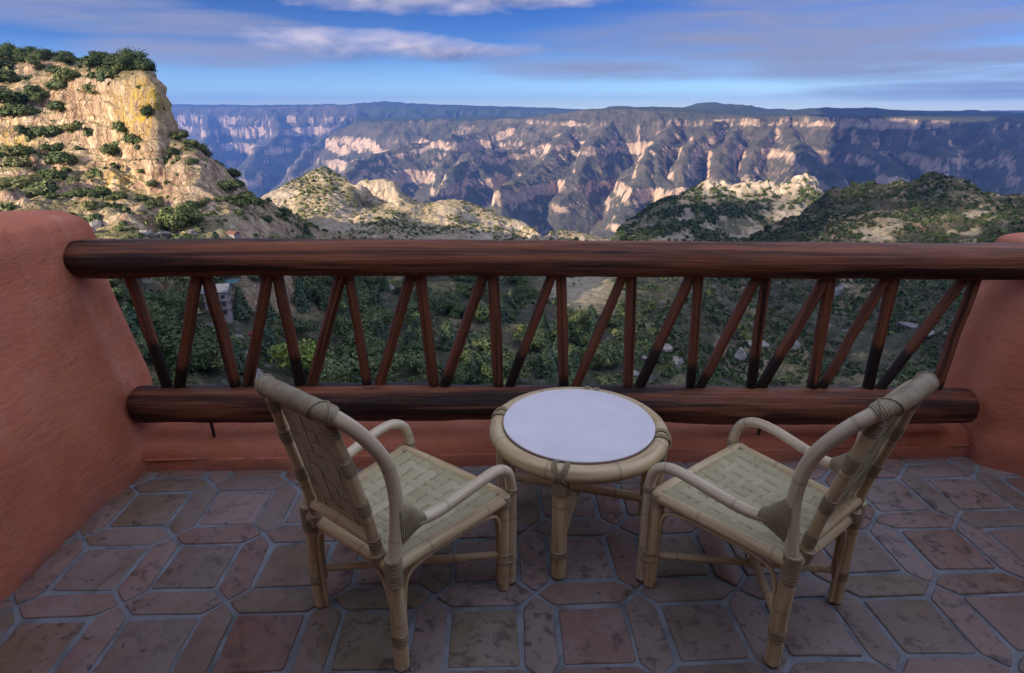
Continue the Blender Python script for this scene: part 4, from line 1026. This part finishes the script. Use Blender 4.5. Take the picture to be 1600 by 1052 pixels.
PROTO = {
 'oak': [(crown_mesh('oak', 40 + i, 2400, M['oak'], .047), trunk_mesh(i, .6)) for i in range(5)],
 'pine': [(crown_mesh('pine', 50 + i, 1900, M['pine'], .046), trunk_mesh(10 + i, .95, 2)) for i in range(3)],
 'bush': [(crown_mesh('bush', 60 + i, 1500, M['olive'], .056), trunk_mesh(20 + i, .3, 2)) for i in range(4)],
 'darkbush': [(crown_mesh('bush', 70 + i, 1500, M['oak'], .056), trunk_mesh(30 + i, .3, 2)) for i in range(4)],
 'lime': [(crown_mesh('oak', 81, 2400, M['lime'], .048), trunk_mesh(41, .6))],
}
def plant(name, kind, p, h, label, cat, group, wide=1.):
    cm, tm = random.choice(PROTO[kind])
    o = empty(name, tuple(p), random.uniform(0, 6.28)); s = h; wv = wide * random.uniform(.88, 1.12)
    o.scale = (s * wv, s * wv, s)
    link('trunk', tm, o); link('crown', cm, o)
    return tag(o, label, cat, group)
pu1, pv1 = pixel(P1)
def pick(u, v, kmin=2., kmax=11.9):
    """the spot of the slope seen in a direction, and its row/column"""
    ok = (K1 >= kmin) & (K1 <= kmax)
    dd = np.where(ok, (pu1 - u) ** 2 + (pv1 - v) ** 2, 1e9)
    near = dd < max(dd.min() * 1.5, 9.)
    i = np.argmin(np.where(near, P1[..., 1], 1e9)); return np.unravel_index(i, dd.shape)
rs = np.random.default_rng(77)
CLEAR = [(350, 26, 440, 545), (372, 20, 430, 470), (465, 40, 545, 640), (398, 18, 515, 640), (290, 28, 335, 372), (440, 20, 440, 545), (905, 62, 430, 505), (820, 14, 470, 640), (620, 18, 520, 640)]      # house front, awning, bright tree, gully, sunlit saddle patch
def scatter(n, umin, umax, kmin, kmax, mind, minnz=.0, cond=None):
    """blue-noise picks over a region of sheet 1, weighted by ground area"""
    ij = np.argwhere((U1 > umin) & (U1 < umax) & (K1 > kmin) & (K1 < kmax) & (N1[..., 2] > minnz) & (cond if cond is not None else True))
    A = np.linalg.norm(np.cross(np.gradient(P1, axis=0), np.gradient(P1, axis=1)), axis=2)[ij[:, 0], ij[:, 1]]
    A = A / P1[ij[:, 0], ij[:, 1], 1] ** 1.2
    c = ij[rs.choice(len(ij), min(len(ij), n * 12), p=A / A.sum())]; out = []
    for i, j in c:
        p = P1[i, j]
        if any(abs(pu1[i, j] - a) < w_ and b0 < pv1[i, j] < b1 for a, w_, b0, b1 in CLEAR): continue
        if all((p[0] - q[0]) ** 2 + (p[1] - q[1]) ** 2 + .5 * (p[2] - q[2]) ** 2 > mind ** 2 for q in out): out.append(p)
        if len(out) >= n: break
    return out
# rim of the left cliff
for p in scatter(75, -120, 218, 10.2, 12.3, 2.9, .25):
    plant('oak_tree', 'oak', p - [0, 0, .3], random.uniform(3.2, 6.2), 'dark evergreen oak in the dense row crowning the left cliff', 'tree', 'oaks on the rim of the left cliff', 1.15)
for p in scatter(34, -100, 120, 8.6, 11.2, 3.2, .2):
    plant('oak_tree', 'oak', p - [0, 0, .3], random.uniform(3., 5.2), 'dark evergreen oak in the dense row crowning the left cliff', 'tree', 'oaks on the rim of the left cliff', 1.3)
# ledges of the cliff
for p in scatter(96, -60, 245, 5.8, 10.8, 3.5, .45):
    plant('bush', random.choice(['bush', 'darkbush', 'darkbush']), p - [0, 0, .3], random.choice([2.2, 3., 3.8, 4.8, 6.4]) * random.uniform(.8, 1.2), 'green bush growing on a ledge of the pale left cliff', 'bush', 'bushes on the ledges of the left cliff', random.uniform(.9, 1.7))
for p in scatter(26, 275, 430, 5.6, 11.5, 4., .3):
    plant('bush', random.choice(['bush', 'darkbush']), p - [0, 0, .3], random.uniform(2.4, 4.6), 'green bush on the sunlit ridge falling right from the left cliff', 'bush', 'bushes on the sunlit ridge below the cliff', 1.1)
# wood below the terrace
for p in scatter(185, 130, 960, 2.0, 4.75, 3.7, .3):
    k = 'pine' if random.random() < .28 else 'oak'
    if k == 'pine': plant('pine_tree', 'pine', p - [0, 0, .3], random.uniform(7, 11), 'pointed dark pine in the shaded wood below the railing', 'tree', 'pines in the wood below the terrace', .85)
    else: plant('oak_tree', 'oak', p - [0, 0, .4], random.uniform(4.2, 7.5), 'rounded dark oak in the shaded wood below the railing', 'tree', 'oaks in the wood below the terrace', 1.1)
i, j = pick(470, 590); plant('bright_tree', 'lime', P1[i, j], 8.5, 'bright yellow green tree in the dark wood beyond the left chair', 'tree', None, 1.0)
i, j = pick(285, 352); plant('sunlit_tree', 'bush', P1[i, j], 8.5, 'large round olive green tree on the sunlit foot of the left cliff', 'tree', None, 1.0)

# scrub nobody could count: one mesh of small leafy mounds
def scrub_mesh(name, pts, h, nq, label, tone=None, mat='scrub', size=.30):
    pts = np.asarray(pts); n = len(pts); h = np.asarray(h)
    r2 = np.random.default_rng(5); pr = []
    for k in range(6):
        d = r2.normal(size=(nq, 3)); d[:, 2] = np.abs(d[:, 2]); d /= np.linalg.norm(d, axis=1)[:, None]
        c = d * r2.uniform(.5, 1.05, (nq, 1)) * np.array([.62, .62, .75]) * (1 + .25 * np.sin(3 * np.arctan2(d[:, 1], d[:, 0]) + k))[:, None]
        pr.append(leaf_quads(c, d, size, r2, .7))
    pr = np.array(pr)                                  # (6, nq, 4, 3)
    V = pr[r2.integers(0, 6, n)] ; a = r2.uniform(0, 6.28, n); ca, sa = np.cos(a)[:, None, None], np.sin(a)[:, None, None]
    V = np.stack([V[..., 0] * ca - V[..., 1] * sa, V[..., 0] * sa + V[..., 1] * ca, V[..., 2]], -1)
    V = V * h[:, None, None, None] + pts[:, None, None, :]
    tn = np.clip((r2.uniform(0, 1, n) if tone is None else tone)[:, None] + r2.normal(size=(n, nq)) * .10, 0, 1)
    me = np_mesh(name, V.reshape(-1, 3), np.arange(n * nq * 4).reshape(-1, 4), M[mat], smooth=False)
    add_attr(me, 'tone', np.repeat(tn[..., None], 4, 2))
    return tag(link(name, me), label, None, None, 'stuff')
def many(P, N, w, n, seed):
    A = np.linalg.norm(np.cross(np.gradient(P, axis=0), np.gradient(P, axis=1)), axis=2) * w
    r3 = np.random.default_rng(seed); f = A.ravel() / A.sum()
    idx = r3.choice(f.size, n, p=f); return P.reshape(-1, 3)[idx], idx, r3
patch = fbm(P1[..., 0] / 18, P1[..., 1] / 18, P1[..., 2] / 18, 4, 400)
wgt = sstep(.35, .6, N1[..., 2]) * np.where(U1 > 960, sstep(-.4, .1, patch), sstep(-.08, .28, patch)) * np.where((U1 > 200) & (U1 < 410) & (K1 > 5.3), .5, 1.) * (K1 > 1.8) * (K1 < 12.4) / np.maximum(P1[..., 1], 60.) ** .9
wgt = wgt * np.where((U1 > 950), 3.2, 1.) * np.where((U1 > -150) & (U1 < 1750), 1., .1) * (1 - .85 * sun_patch) * (1 - .75 * saddle)
pts, idx, r3 = many(P1, N1, wgt, 36000, 1)
D_ = pts[:, 1]; hh = np.clip(r3.gamma(2.2, .46, len(pts)), .4, 3.6) * (.75 + .25 * np.clip(D_ / 250, .5, 2))
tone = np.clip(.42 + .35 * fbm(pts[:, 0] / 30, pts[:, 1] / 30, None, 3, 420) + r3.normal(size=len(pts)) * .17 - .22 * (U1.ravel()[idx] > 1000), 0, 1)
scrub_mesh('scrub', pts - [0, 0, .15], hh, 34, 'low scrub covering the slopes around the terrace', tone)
patch = fbm(P2[..., 0] / 40, P2[..., 1] / 40, P2[..., 2] / 40, 4, 500)
wgt = sstep(.3, .6, N2[..., 2]) * sstep(-.35, .3, patch) * (K2 > .8) * (K2 < 4.15) * np.where(U2 > 960, 1.6, 1.) * np.clip(1 - 1.1 * rk, .03, 1)
pts, idx, r3 = many(P2, N2, wgt, 12000, 2)
hh = np.clip(r3.gamma(3., .7, len(pts)), .9, 5.2) * np.where(U2.ravel()[idx] > 960, 1., .55)
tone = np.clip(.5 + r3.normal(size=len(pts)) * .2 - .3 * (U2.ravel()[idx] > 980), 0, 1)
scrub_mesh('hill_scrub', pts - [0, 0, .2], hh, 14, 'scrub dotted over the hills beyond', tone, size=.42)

# loose rocks on the slope
def rock_mesh(seed):
    bm = bmesh.new(); bmesh.ops.create_icosphere(bm, subdivisions=4, radius=1)
    V = np.array([v.co[:] for v in bm.verts]); sc = np.random.default_rng(seed).uniform(.6, 1.2, 3)
    for k in range(9):      # chop flat facets
        nrm = np.random.default_rng(seed * 17 + k).normal(size=3); nrm /= np.linalg.norm(nrm); t = np.random.default_rng(seed * 5 + k).uniform(.5, .85)
        dd = V @ nrm; V = V - np.maximum(dd - t, 0)[:, None] * nrm
    V = V * sc * (1 + .10 * fbm(V[:, 0] * 2.2 + seed, V[:, 1] * 2.2, V[:, 2] * 2.2, 4, seed))[:, None]
    for v, c in zip(bm.verts, V): v.co = c
    me = bpy.data.meshes.new('boulder'); bm.to_mesh(me); bm.free(); me.materials.append(M['boulder']); return me
t_ = NT('grey_boulder'); p_ = t_.coord('Object'); a_ = t_.noise(p_, 2.2, 6, .65)
M['boulder'] = t_.fin(t_.ramp(a_, [(.3, (.10, .09, .082)), (.5, (.20, .185, .17)), (.72, (.30, .28, .26))]), .9, t_.bump(a_, .6, .3), .2)
ROCKS = [rock_mesh(i) for i in range(5)]
def rock(u, v, r, label, group=None):
    i, j = pick(u, v); o = link('boulder', random.choice(ROCKS)); o.location = tuple(P1[i, j] + np.array([0, 0, r * .05])); o.scale = (r * 1.15, r * .9, r * .75)
    o.rotation_euler = (random.uniform(-.4, .4), random.uniform(-.4, .4), random.uniform(0, 6)); return tag(o, label, 'boulder', group)
for u, v, r in ((380, 552, 1.9), (392, 566, 2.2), (383, 578, 2.0), (402, 586, 2.4), (396, 600, 2.2), (415, 552, 1.3), (408, 610, 2.), (372, 528, 1.6)):
    rock(u, v, r, 'grey boulder in the rocky gully left of the bright tree', 'boulders in the gully below the railing')
for u, v, r in ((608, 450, 2.6), (620, 455, 3.2)):
    rock(u, v, r, 'pale boulder high on the wooded slope just under the top log', 'pale boulders high on the wooded slope')
rock(755, 568, 2.6, 'pale grey boulder standing alone on the slope left of the sixth pole pair')
rock(588, 590, 2.2, 'grey boulder just above the lower log at the fourth pole pair')
for u, v, r in ((1010, 560, 3.2), (1040, 545, 4.2), (1058, 565, 3.6), (985, 585, 3.)):
    rock(u, v, r, 'rugged grey boulder on the slope right of the table', 'boulders in the shaded gully')
for u, v, r in ((1155, 555, 5.2), (1180, 540, 6.0), (1240, 545, 5.2), (1310, 455, 6.), (1415, 510, 4.6), (1450, 520, 4.6)):
    rock(u, v, r, 'grey boulder in the dark scrub of the right hillside', 'boulders on the dark right hillside')
for u, v, r in ((152, 352, 3.), (140, 362, 2.4), (255, 368, 2.6), (232, 365, 2.), (300, 366, 2.4)):
    rock(u, v, r, 'grey boulder just above the left end of the top log', 'boulders at the foot of the left cliff')

# the house down the slope
i, j = pick(347, 487); hp = P1[i, j]
hs = empty('house', tuple(hp + np.array([0, 0, -.4])), R(12))
hs.scale = (.85, .85, .85); tag(hs, 'pale three storey house with grey roof on the slope below the left railing', 'house')
M['house'] = m_plain('pale_house_wall', (.24, .21, .205), .85, .15, .8); M['roofing'] = m_plain('grey_roof_sheet', (.13, .135, .15), .55, .15, 1.2)
M['glass'] = m_plain('dark_window_glass', (.03, .035, .045), .12, .1, 2); M['timber'] = m_plain('brown_timber', (.16, .09, .055), .7, .2, 2)
def hb_(name, lo, hi, m, par=None):
    b = MB(); b.box(lo, hi); return b.build(name, M[m], par or hs)
HWd, HD, HH = 3.4, 2.8, 8.0
hb_('wall', (-HWd, -HD, -2.5), (HWd, HD, HH), 'house')
b = MB(); e = .55
v = [(-HWd - e, -HD - e, HH - .1), (HWd + e, -HD - e, HH - .1), (HWd + e, HD + e, HH - .1), (-HWd - e, HD + e, HH - .1), (-HWd - e, .3, HH + 1.9), (HWd + e, .3, HH + 1.9)]
v2 = [(x, y_, z_ + .16) for x, y_, z_ in v]
b.add(v, [(0, 4, 5, 1), (2, 5, 4, 3), (0, 3, 4), (1, 5, 2), (0, 1, 2, 3)], smooth=False)
b.add([(x * 1.01, y_ * 1.01, z_ + .1) for x, y_, z_ in v], [(0, 1, 5, 4), (2, 3, 4, 5)], smooth=False)
rf = b.build('roof', M['roofing'], hs); rf.modifiers.new('t', 'SOLIDIFY').thickness = .12
for fl in range(3):
    for xx in (-2.0, .1, 2.1):
        zb = .6 + fl * 2.55
        f = hb_('window', (xx - .62, -HD - .07, zb), (xx + .62, -HD - .003, zb + 1.35), 'timber')
        hb_('pane', (xx - .5, -HD - .085, zb + .12), (xx + .5, -HD - .073, zb + 1.23), 'glass', f)
    for yy in (-.9, 1.1):
        f = hb_('window', (HWd + .003, yy - .5, .8 + fl * 2.55), (HWd + .07, yy + .5, 2.0 + fl * 2.55), 'timber')
        hb_('pane', (HWd + .073, yy - .4, .92 + fl * 2.55), (HWd + .085, yy + .4, 1.88 + fl * 2.55), 'glass', f)
for fl in (1, 2):
    bl = hb_('balcony', (-HWd + .1, -HD - 1.25, fl * 2.55 + .32), (HWd - .1, -HD - .09, fl * 2.55 + .46), 'house')
    bb = MB(); bb.box((-HWd + .1, -HD - 1.25, fl * 2.55 + 1.32), (HWd - .1, -HD - 1.17, fl * 2.55 + 1.40))
    for xx in np.linspace(-HWd + .2, HWd - .2, 15): bb.box((xx - .03, -HD - 1.235, fl * 2.55 + .462), (xx + .03, -HD - 1.185, fl * 2.55 + 1.318))
    bb.build('railing', M['timber'], bl)
# a small brown roof further up and a teal awning beside the house
i, j = pick(366, 368, 5); sh = empty('shed', tuple(P1[i, j]), R(-20)); sh.scale = (.6, .6, .6); tag(sh, 'small shed with a low reddish brown roof just above the top log', 'shed')
b = MB(); b.box((-2.6, -2, -1), (2.6, 2, 1.9)); b.build('wall', M['house'], sh)
b = MB(); b.add([(-3, -2.5, 1.85), (3, -2.5, 1.85), (3, 2.5, 1.85), (-3, 2.5, 1.85), (-3, 0, 3.1), (3, 0, 3.1)], [(0, 1, 5, 4), (2, 3, 4, 5), (0, 4, 3), (1, 2, 5), (0, 3, 2, 1)], smooth=False)
M['brownroof'] = m_plain('brown_roof', (.16, .07, .05), .8); b.build('roof', M['brownroof'], sh)
i, j = pick(366, 452, 3.5); aw = empty('awning', tuple(P1[i, j]), R(8)); tag(aw, 'small teal awning on posts beside the pale house', 'awning')
M['teal'] = m_plain('teal_canvas', (.06, .13, .145), .7)
b = MB(); b.add([(-1.8, -1.3, 2.3), (1.8, -1.3, 2.3), (1.8, 1.3, 2.9), (-1.8, 1.3, 2.9)], [(0, 1, 2, 3)], smooth=False); c_ = b.build('canopy', M['teal'], aw); c_.modifiers.new('t', 'SOLIDIFY').thickness = .06
for xx, yy, zz in ((-1.7, -1.2, 2.25), (1.7, -1.2, 2.25), (-1.7, 1.2, 2.8), (1.7, 1.2, 2.8)): MB().tube([(xx, yy, -.5), (xx, yy, zz)], .05, 8).build('post', M['timber'], aw)
# a red flowering shrub, and a pale lamp globe built as a leafy mound
M['redleaf'] = m_leaf('red_blossom', [(.28, .03, .05), (.42, .06, .09), (.50, .12, .14)]); M['globe_leaf'] = m_leaf('globe_white', [(.55, .55, .42), (.7, .7, .55), (.75, .74, .62)])
for u, v, mk, hh_, lb in ((393, 524, 'redleaf', 2.0, 'small shrub covered in red blossom near the second pole pair'), (413, 536, 'globe_leaf', 1.5, 'small pale lamp globe beside the gully, built as a leafy mound')):
    i, j = pick(u, v); o = empty('flowering_shrub', tuple(P1[i, j])); o.scale = (hh_ * .8,) * 3; tag(o, lb, 'shrub')
    link('trunk', trunk_mesh(3, .3, 2), o); link('crown', crown_mesh('bush', 90, 500, M[mk], .085), o)


# ================================================================== UNSEEN CLOUD added to shade the right-hand side
SUN_EL, SUN_AZ = R(SUN_EL_D), R(SUN_AZ_D)       # azimuth measured from +Y toward -X (left)
sv = Vector((-math.sin(SUN_AZ) * math.cos(SUN_EL), math.cos(SUN_AZ) * math.cos(SUN_EL), math.sin(SUN_EL)))
S_ = np.array(sv)
M['cloud'] = m_plain('shade_cloud', (.85, .85, .85), 1., .05, .002)
def shade_cloud_bank(dark, lit, r0, r1, n, zc, seed, label):
    """puffs of cloud over the line from the shaded ground to the sun, leaving gaps where the ground is sunlit"""
    r = np.random.default_rng(seed); puffs = []
    e1 = np.cross(S_, [0, 0, 1.]); e1 /= np.linalg.norm(e1); e2 = np.cross(S_, e1); B = np.stack([e1, e2], 1)
    lp = lit @ B
    for p in dark[r.permutation(len(dark))[:n]]:
        rad = r.uniform(r0, r1); z = zc * r.uniform(.92, 1.15); q = p + S_ * (z - p[2]) / S_[2]
        gap = np.sqrt(((lp - q @ B) ** 2).sum(1).min()) if len(lp) else 1e9
        rad = min(rad, gap * .97)
        if rad > r0 * .25: puffs.append((q, rad))
    bm = bmesh.new(); bmesh.ops.create_icosphere(bm, subdivisions=1, radius=1); V0 = np.array([v.co[:] for v in bm.verts]); F0 = np.array([[v.index for v in f.verts] for f in bm.faces]); bm.free()
    Vs = []; Fs = []
    for k, (q, rad) in enumerate(puffs):
        v = V0 * rad * (1 + .16 * fbm(V0[:, 0] * 1.6 + k, V0[:, 1] * 1.6, V0[:, 2] * 1.6, 3, k))[:, None] + q; Vs.append(v); Fs.append(F0 + k * len(V0))
    me = np_mesh('shade_cloud_bank', np.concatenate(Vs), np.concatenate(Fs), M['cloud'])
    tag(link('shade_clouds', me), label, None, None, 'structure')
def sel(P, cond): return P[cond]
pu1, pv1 = pixel(P1); pu2, pv2 = pixel(P2); puf, pvf = pixel(PF)
def inb(u, v, *boxes):
    m = np.zeros(u.shape, bool)
    for a, b_, c, d_ in boxes: m |= (u > a) & (u < c) & (v > b_) & (v < d_)
    return m
L1 = inb(pu1, pv1, (1370, 338, 1415, 372), (1335, 352, 1400, 376), (1480, 352, 1530, 376), (1505, 322, 1560, 348), (1350, 288, 1385, 305)) & (K1 > 5) & (K1 < 11.5)
L1 |= (pu1 > -100) & (pu1 < 975) & (K1 > 3.2) & (K1 < 12)
D1 = (pu1 > 1010) & (pu1 < 1700) & (K1 > 2) & (K1 < 12) & ~L1
frnt = (K2 < 4.1)
L2 = frnt & ((pu2 < 965) | inb(pu2, pv2, (1212, 322, 1262, 378), (1245, 278, 1285, 318), (1090, 286, 1240, 309)))
D2 = frnt & (K2 > 1) & (pu2 > 985) & (pu2 < 1420) & ~L2
LF = (puf > 380) & (puf < 1235) & (pvf > 160) & (pvf < 340)
LF |= inb(puf, pvf, (1235, 185, 1300, 235), (1390, 182, 1560, 190))
DF = (((puf > 1300) & (puf < 1700) & (pvf > 166) & (pvf < 330)) | ((puf > 1240) & (pvf > 235) & (pvf < 330))) & (YY > 2500) & (YY < 8000) & ~LF
LIT = np.concatenate([P1[L1][::11], P2[L2][::11], PF[LF][::37]])
shade_cloud_bank(np.concatenate([P1[D1][::7], P2[D2][::7]]), LIT, 22, 60, 2600, 1700., 3, 'unseen cloud bank added to shade the right hillside')
shade_cloud_bank(PF[DF][::5], LIT, 90, 240, 1500, 1500., 4, 'unseen cloud bank added to shade the right side of the far canyon')

# ================================================================== AIR, SKY, SUN, CAMERA
hz_ = MB(); hz_.box((-19000, -600, -1700), (19000, 17000, 420)); hzo = hz_.build('haze', [])
hm = bpy.data.materials.new('haze'); hm.use_nodes = True; nt = hm.node_tree; nt.nodes.clear()
o_ = nt.nodes.new('ShaderNodeOutputMaterial'); v_ = nt.nodes.new('ShaderNodeVolumePrincipled')
v_.inputs['Color'].default_value = HAZE_COL; v_.inputs['Density'].default_value = HAZE_D; v_.inputs['Anisotropy'].default_value = .45
nt.links.new(v_.outputs[0], o_.inputs['Volume']); hzo.data.materials.append(hm)
tag(hzo, None, None, None, 'stuff')

w = bpy.data.worlds.new('World'); SC.world = w; w.use_nodes = True; nt = w.node_tree; nt.nodes.clear()
class WN(NT):
    def __init__(s, t): s.t = t
q = WN(nt)
out = q.n('ShaderNodeOutputWorld'); bg = q.n('ShaderNodeBackground'); q.l(bg.outputs[0], out.inputs[0])
sky = q.n('ShaderNodeTexSky'); sky.sky_type = 'NISHITA'; sky.sun_disc = False; sky.sun_elevation = SUN_EL; sky.sun_rotation = -SUN_AZ
sky.altitude = 2200; sky.air_density = 1.0; sky.dust_density = .3; sky.ozone_density = 2.0
dirv = q.coord('Generated'); dx, dy, dz = q.sep(dirv)[:3]
az = q.math('MULTIPLY', q.math('ARCTAN2', dx, dy), 57.2958); el = q.math('MULTIPLY', q.math('ARCSINE', dz), 57.2958)
zc = q.math('ADD', q.math('MAXIMUM', dz, 0.), .055)
pl_ = q.n('ShaderNodeCombineXYZ'); q.l(q.math('DIVIDE', dx, zc), pl_.inputs[0]); q.l(q.math('DIVIDE', dy, zc), pl_.inputs[1]); P_ = pl_.outputs[0]
ae = q.n('ShaderNodeCombineXYZ'); q.l(az, ae.inputs[0]); q.l(el, ae.inputs[1]); AE = ae.outputs[0]
n_w = q.noise(q.map(AE, (.055, .75, 1)), 1.0, 8, .64, .35)          # thin drawn-out sheets
n_b = q.noise(q.map(P_, (.5, .9, 1)), 1.0, 7, .6, .5)
n_c = q.noise(q.map(AE, (.17, .50, 1)), 1.0, 5, .52, .15)          # heaped clouds
def blob(a, e, ra, re):
    a_ = q.math('DIVIDE', q.math('SUBTRACT', az, a), ra); e_ = q.math('DIVIDE', q.math('SUBTRACT', el, e), re)
    s_ = q.math('ADD', q.math('POWER', q.math('ABSOLUTE', a_), 2.), q.math('POWER', q.math('ABSOLUTE', e_), 2.))
    return q.math('SUBTRACT', 1., s_, clamp=False)
def cl(x): return q.math('MAXIMUM', q.math('MINIMUM', x, 1.), 0.)
c_heap = None
for a, e, ra, re in ((-12, 5.3, 9.5, 1.3), (-16, 5.7, 7, 1.1), (-4, 4.9, 8, .9), (-8.5, 9.1, 15, 1.3), (0, 9.1, 9, 1.0)):
    b_ = blob(a, e, ra, re); c_heap = b_ if c_heap is None else q.math('MAXIMUM', c_heap, b_)
heap = cl(q.math('MULTIPLY', q.math('ADD', q.math('MULTIPLY', c_heap, .75), q.math('MULTIPLY', q.math('SUBTRACT', n_c, .47), 2.1)), 1.05))
wv_ = None
for a, e, ra, re in ((24, 5.6, 26, 3.0), (33, 3.6, 24, 1.9), (-27, 6.4, 13, 1.3), (-24, 4.6, 11, 1.4), (30, 8.8, 20, 1.8), (10, 3.6, 16, 1.3), (36, 1.6, 16, .9), (-36, 7.5, 12, 2.0)):
    b_ = blob(a, e, ra, re); wv_ = b_ if wv_ is None else q.math('MAXIMUM', wv_, b_)
veil = cl(q.math('MULTIPLY', q.math('ADD', q.math('MULTIPLY', cl(wv_), .75), q.math('MULTIPLY', q.math('SUBTRACT', n_w, .43), 2.4)), cl(q.math('ADD', .18, q.math('MULTIPLY', cl(wv_), 1.6)))))
# heaped clouds are lit from the upper right of the viewer's back: their tops are bright, their bases grey
topn = q.noise(q.map(AE, (.19, .55, 1), (.0, -.2, 0)), 1.0, 6, .5, .15)
lit = cl(q.math('ADD', q.math('ADD', .5, q.math('MULTIPLY', q.math('SUBTRACT', el, 5.15), q.math('MULTIPLY', .55, q.math('LESS_THAN', el, 7.2)))), q.math('MULTIPLY', q.math('SUBTRACT', n_c, topn), 2.6)))
col = sky.outputs[0]
col = q.mix(1., col, SKY_TINT, 'MULTIPLY')
col = q.mix(1., col, q.ramp(q.math('MULTIPLY', el, .05), [(0, (1.5, 1.15, .90)), (.10, (.98, .90, .86)), (.26, (.32, .39, .53)), (.45, (.18, .26, .42))]), 'MULTIPLY')
# bright unseen cloud added overhead, above the frame, to fill the terrace with light
hi = cl(q.math('MULTIPLY', q.math('SUBTRACT', el, 13.), .07)); n_h = q.noise(P_, .8, 5, .6, .3)
col = q.mix(q.math('MULTIPLY', hi, q.ramp(n_h, [(.3, .35), (.6, .95)])), col, CLOUD_FILL)
col = q.mix(q.math('MULTIPLY', veil, .85), col, CLOUD_VEIL)
col = q.mix(q.math('MULTIPLY', heap, .92), col, q.mix(lit, CLOUD_DARK, CLOUD_LIT))
q.l(col, bg.inputs[0]); bg.inputs[1].default_value = SKY_S

sun = bpy.data.lights.new('sun', 'SUN'); sun.energy = SUN_E; sun.angle = R(.5); sun.color = SUN_COL
so = bpy.data.objects.new('sun', sun); COL.objects.link(so); so.rotation_euler = sv.to_track_quat('Z', 'Y').to_euler()

cam = bpy.data.cameras.new('camera'); cam.sensor_width = 36; cam.lens = 36 * F / 1600; cam.clip_start = .05; cam.clip_end = 60000
co = bpy.data.objects.new('camera', cam); COL.objects.link(co); co.location = (0, 0, EYE); co.rotation_euler = (math.pi / 2 - PITCH, 0, 0)
SC.camera = co
SC.render.engine = 'CYCLES'; SC.view_settings.view_transform = 'Standard'; SC.view_settings.look = 'None'
SC.view_settings.exposure = EXPO; SC.view_settings.gamma = 1; SC.view_settings.use_curve_mapping = False
SC.cycles.use_denoising = True; SC.cycles.max_bounces = 8; SC.cycles.diffuse_bounces = 4; SC.cycles.volume_bounces = 0
SC.cycles.use_adaptive_sampling = True; SC.cycles.sample_clamp_indirect = 8
